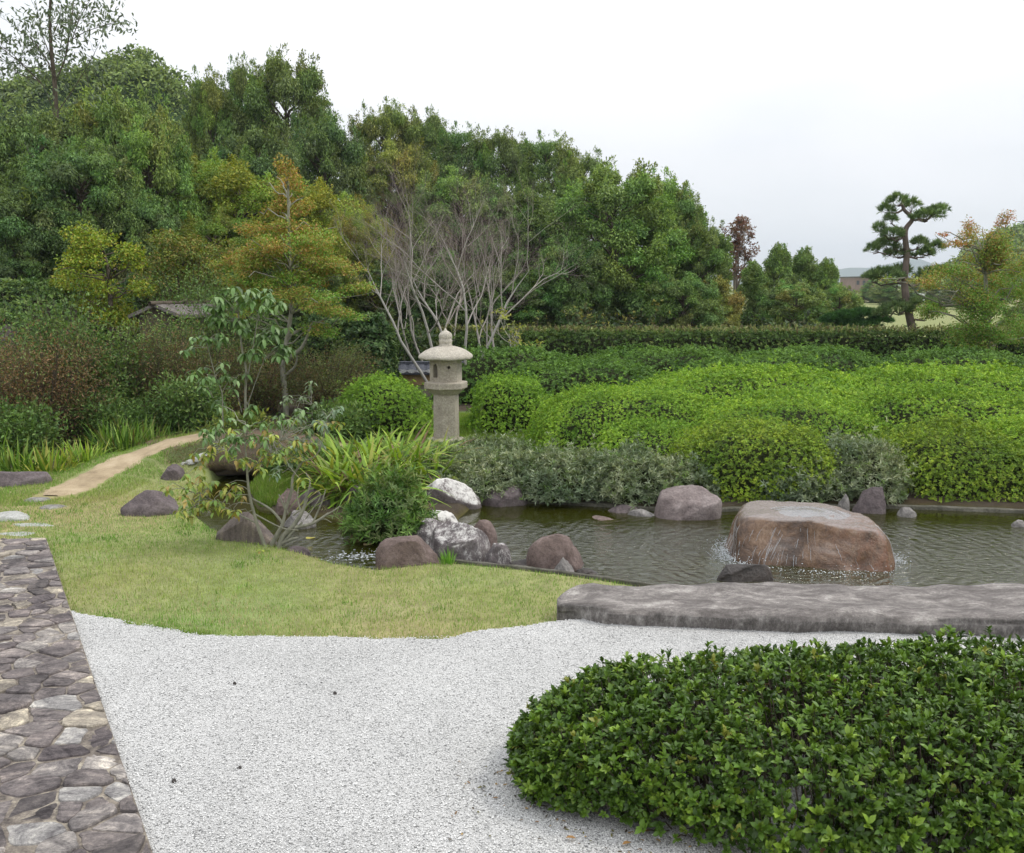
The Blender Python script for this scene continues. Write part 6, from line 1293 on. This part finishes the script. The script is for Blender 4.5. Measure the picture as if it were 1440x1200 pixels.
def building():
    D = 260; a = P(1203, 389, D); b = P(1245, 389, D); root = empty('far_building', (a[0], D, 0), 'distant brownish block building beyond the far lawn', 'building'); L = b[0]-a[0]; zt = a[2]
    M['bwall'] = rockmat('brown_cladding', (.2, .13, .11), (.26, .18, .15), (.3, .21, .18), None, scale=.3); M['win'] = rockmat('dark_window', (.05, .06, .07), (.08, .09, .1), (.1, .11, .12), None, scale=.5, rough=.2)
    def box(n, x0, x1, y0, y1, z0, z1, mt): return polymesh(n, [(x0, y0, z0), (x1, y0, z0), (x1, y1, z0), (x0, y1, z0), (x0, y0, z1), (x1, y0, z1), (x1, y1, z1), (x0, y1, z1)], [(3, 2, 1, 0), (4, 5, 6, 7), (0, 1, 5, 4), (1, 2, 6, 5), (2, 3, 7, 6), (3, 0, 4, 7)], M[mt], root)
    box('wall', 0, L, 0, 12, -1, zt-.3, 'bwall'); box('roof', -.2, L+.2, -.3, 12.3, zt-.3, zt, 'concrete')
    for i in range(5): box('window', L*(i+.25)/5, L*(i+.7)/5, -.05, .05, zt-2.2, zt-1.1, 'win')
building()
def car(px, D, label, white, seed):
    x = P(px, 415, D)[0]; root = empty('parked_car', (x, D, 0), label, 'car', 'white cars parked beyond the far lawn')
    prof = [(-2.1, .35), (-2.15, .75), (-1.9, .95), (-1.2, 1.0), (-.7, 1.42), (.8, 1.47), (1.5, 1.02), (2.1, .9), (2.15, .4)]; V = []
    for y in (-.8, -.72, .72, .8):
        for a, z in prof: V.append((a, y*(1 if z < 1.05 else .86), z-(.03 if abs(y) > .75 and z > 1.1 else 0)))
    n = len(prof); F = [(k*n+i, k*n+i+1, (k+1)*n+i+1, (k+1)*n+i) for k in range(3) for i in range(n-1)]+[tuple(range(n))[::-1], tuple(3*n+i for i in range(n))]+[(0, n, n+n-1, n-1)]
    polymesh('body', V, F, M['whitepaint'], root)
    polymesh('window', [(-1.05, -.725, 1.02), (1.3, -.725, 1.02), (.75, -.715, 1.37), (-.65, -.715, 1.36)], [(0, 1, 2, 3)], M['win'], root)
    for wx in (-1.35, 1.35):
        for wy in (-.72, .72):
            acc = Acc(); tube(acc, np.array([[wx, wy-.1, .32], [wx, wy+.1, .32]]), .32, 14); v, f = acc.V[0], acc.F[0]
            polymesh('wheel', v, f.tolist()+[tuple(range(14)), tuple(range(14, 28))], M['win'], root)
m, t, p, o = newmat('white_car_paint'); p.inputs['Base Color'].default_value = (.75, .76, .78, 1); p.inputs['Roughness'].default_value = .25; M['whitepaint'] = m
car(1298, 118, 'white car with its roof showing just right of the pine trunk beyond the far lawn', 1, 1); car(1330, 121, 'white car half hidden behind the left branches of the orange maple', 1, 2)
def bench():
    D = 120; x = P(1206, 420, D)[0]; root = empty('picnic_table', (x, D, 0), 'tiny dark picnic table at the near edge of the far lane', 'table')
    def box(n, x0, x1, y0, y1, z0, z1): polymesh(n, [(x0, y0, z0), (x1, y0, z0), (x1, y1, z0), (x0, y1, z0), (x0, y0, z1), (x1, y0, z1), (x1, y1, z1), (x0, y1, z1)], [(3, 2, 1, 0), (4, 5, 6, 7), (0, 1, 5, 4), (1, 2, 6, 5), (2, 3, 7, 6), (3, 0, 4, 7)], M['bark'], root)
    box('tabletop', -1.1, 1.1, -.5, .5, .7, .8)
    for sx in (-.8, .8): box('leg', sx-.08, sx+.08, -.3, .3, 0, .7)
bench()
tag(polymesh('far_lane', [(3, 128, Hs(30, 128)+.03), (400, 128, .03), (400, 134, .03), (3, 134, .03)], [(0, 1, 2, 3)], M['dirt']), kind='structure')
# ------------------------------------------------------------------ haze
def haze():
    x, y0, y1, z0, z1 = 2600, -30, 3650, -8, 140
    V = [(-x, y0, z0), (x, y0, z0), (x, y1, z0), (-x, y1, z0), (-x, y0, z1), (x, y0, z1), (x, y1, z1), (-x, y1, z1)]
    m = bpy.data.materials.new('haze_air'); m.use_nodes = True; t = m.node_tree; t.nodes.clear(); o = N(t, 'ShaderNodeOutputMaterial'); v = N(t, 'ShaderNodeVolumePrincipled')
    v.inputs['Color'].default_value = (.84, .92, 1, 1); v.inputs['Density'].default_value = .00033; v.inputs['Anisotropy'].default_value = 0
    t.links.new(v.outputs[0], o.inputs['Volume']); h = polymesh('haze', V, [(3, 2, 1, 0), (4, 5, 6, 7), (0, 1, 5, 4), (1, 2, 6, 5), (2, 3, 7, 6), (3, 0, 4, 7)], m); tag(h, 'thin pale blue air over the whole view', 'haze', None, 'stuff')
haze()
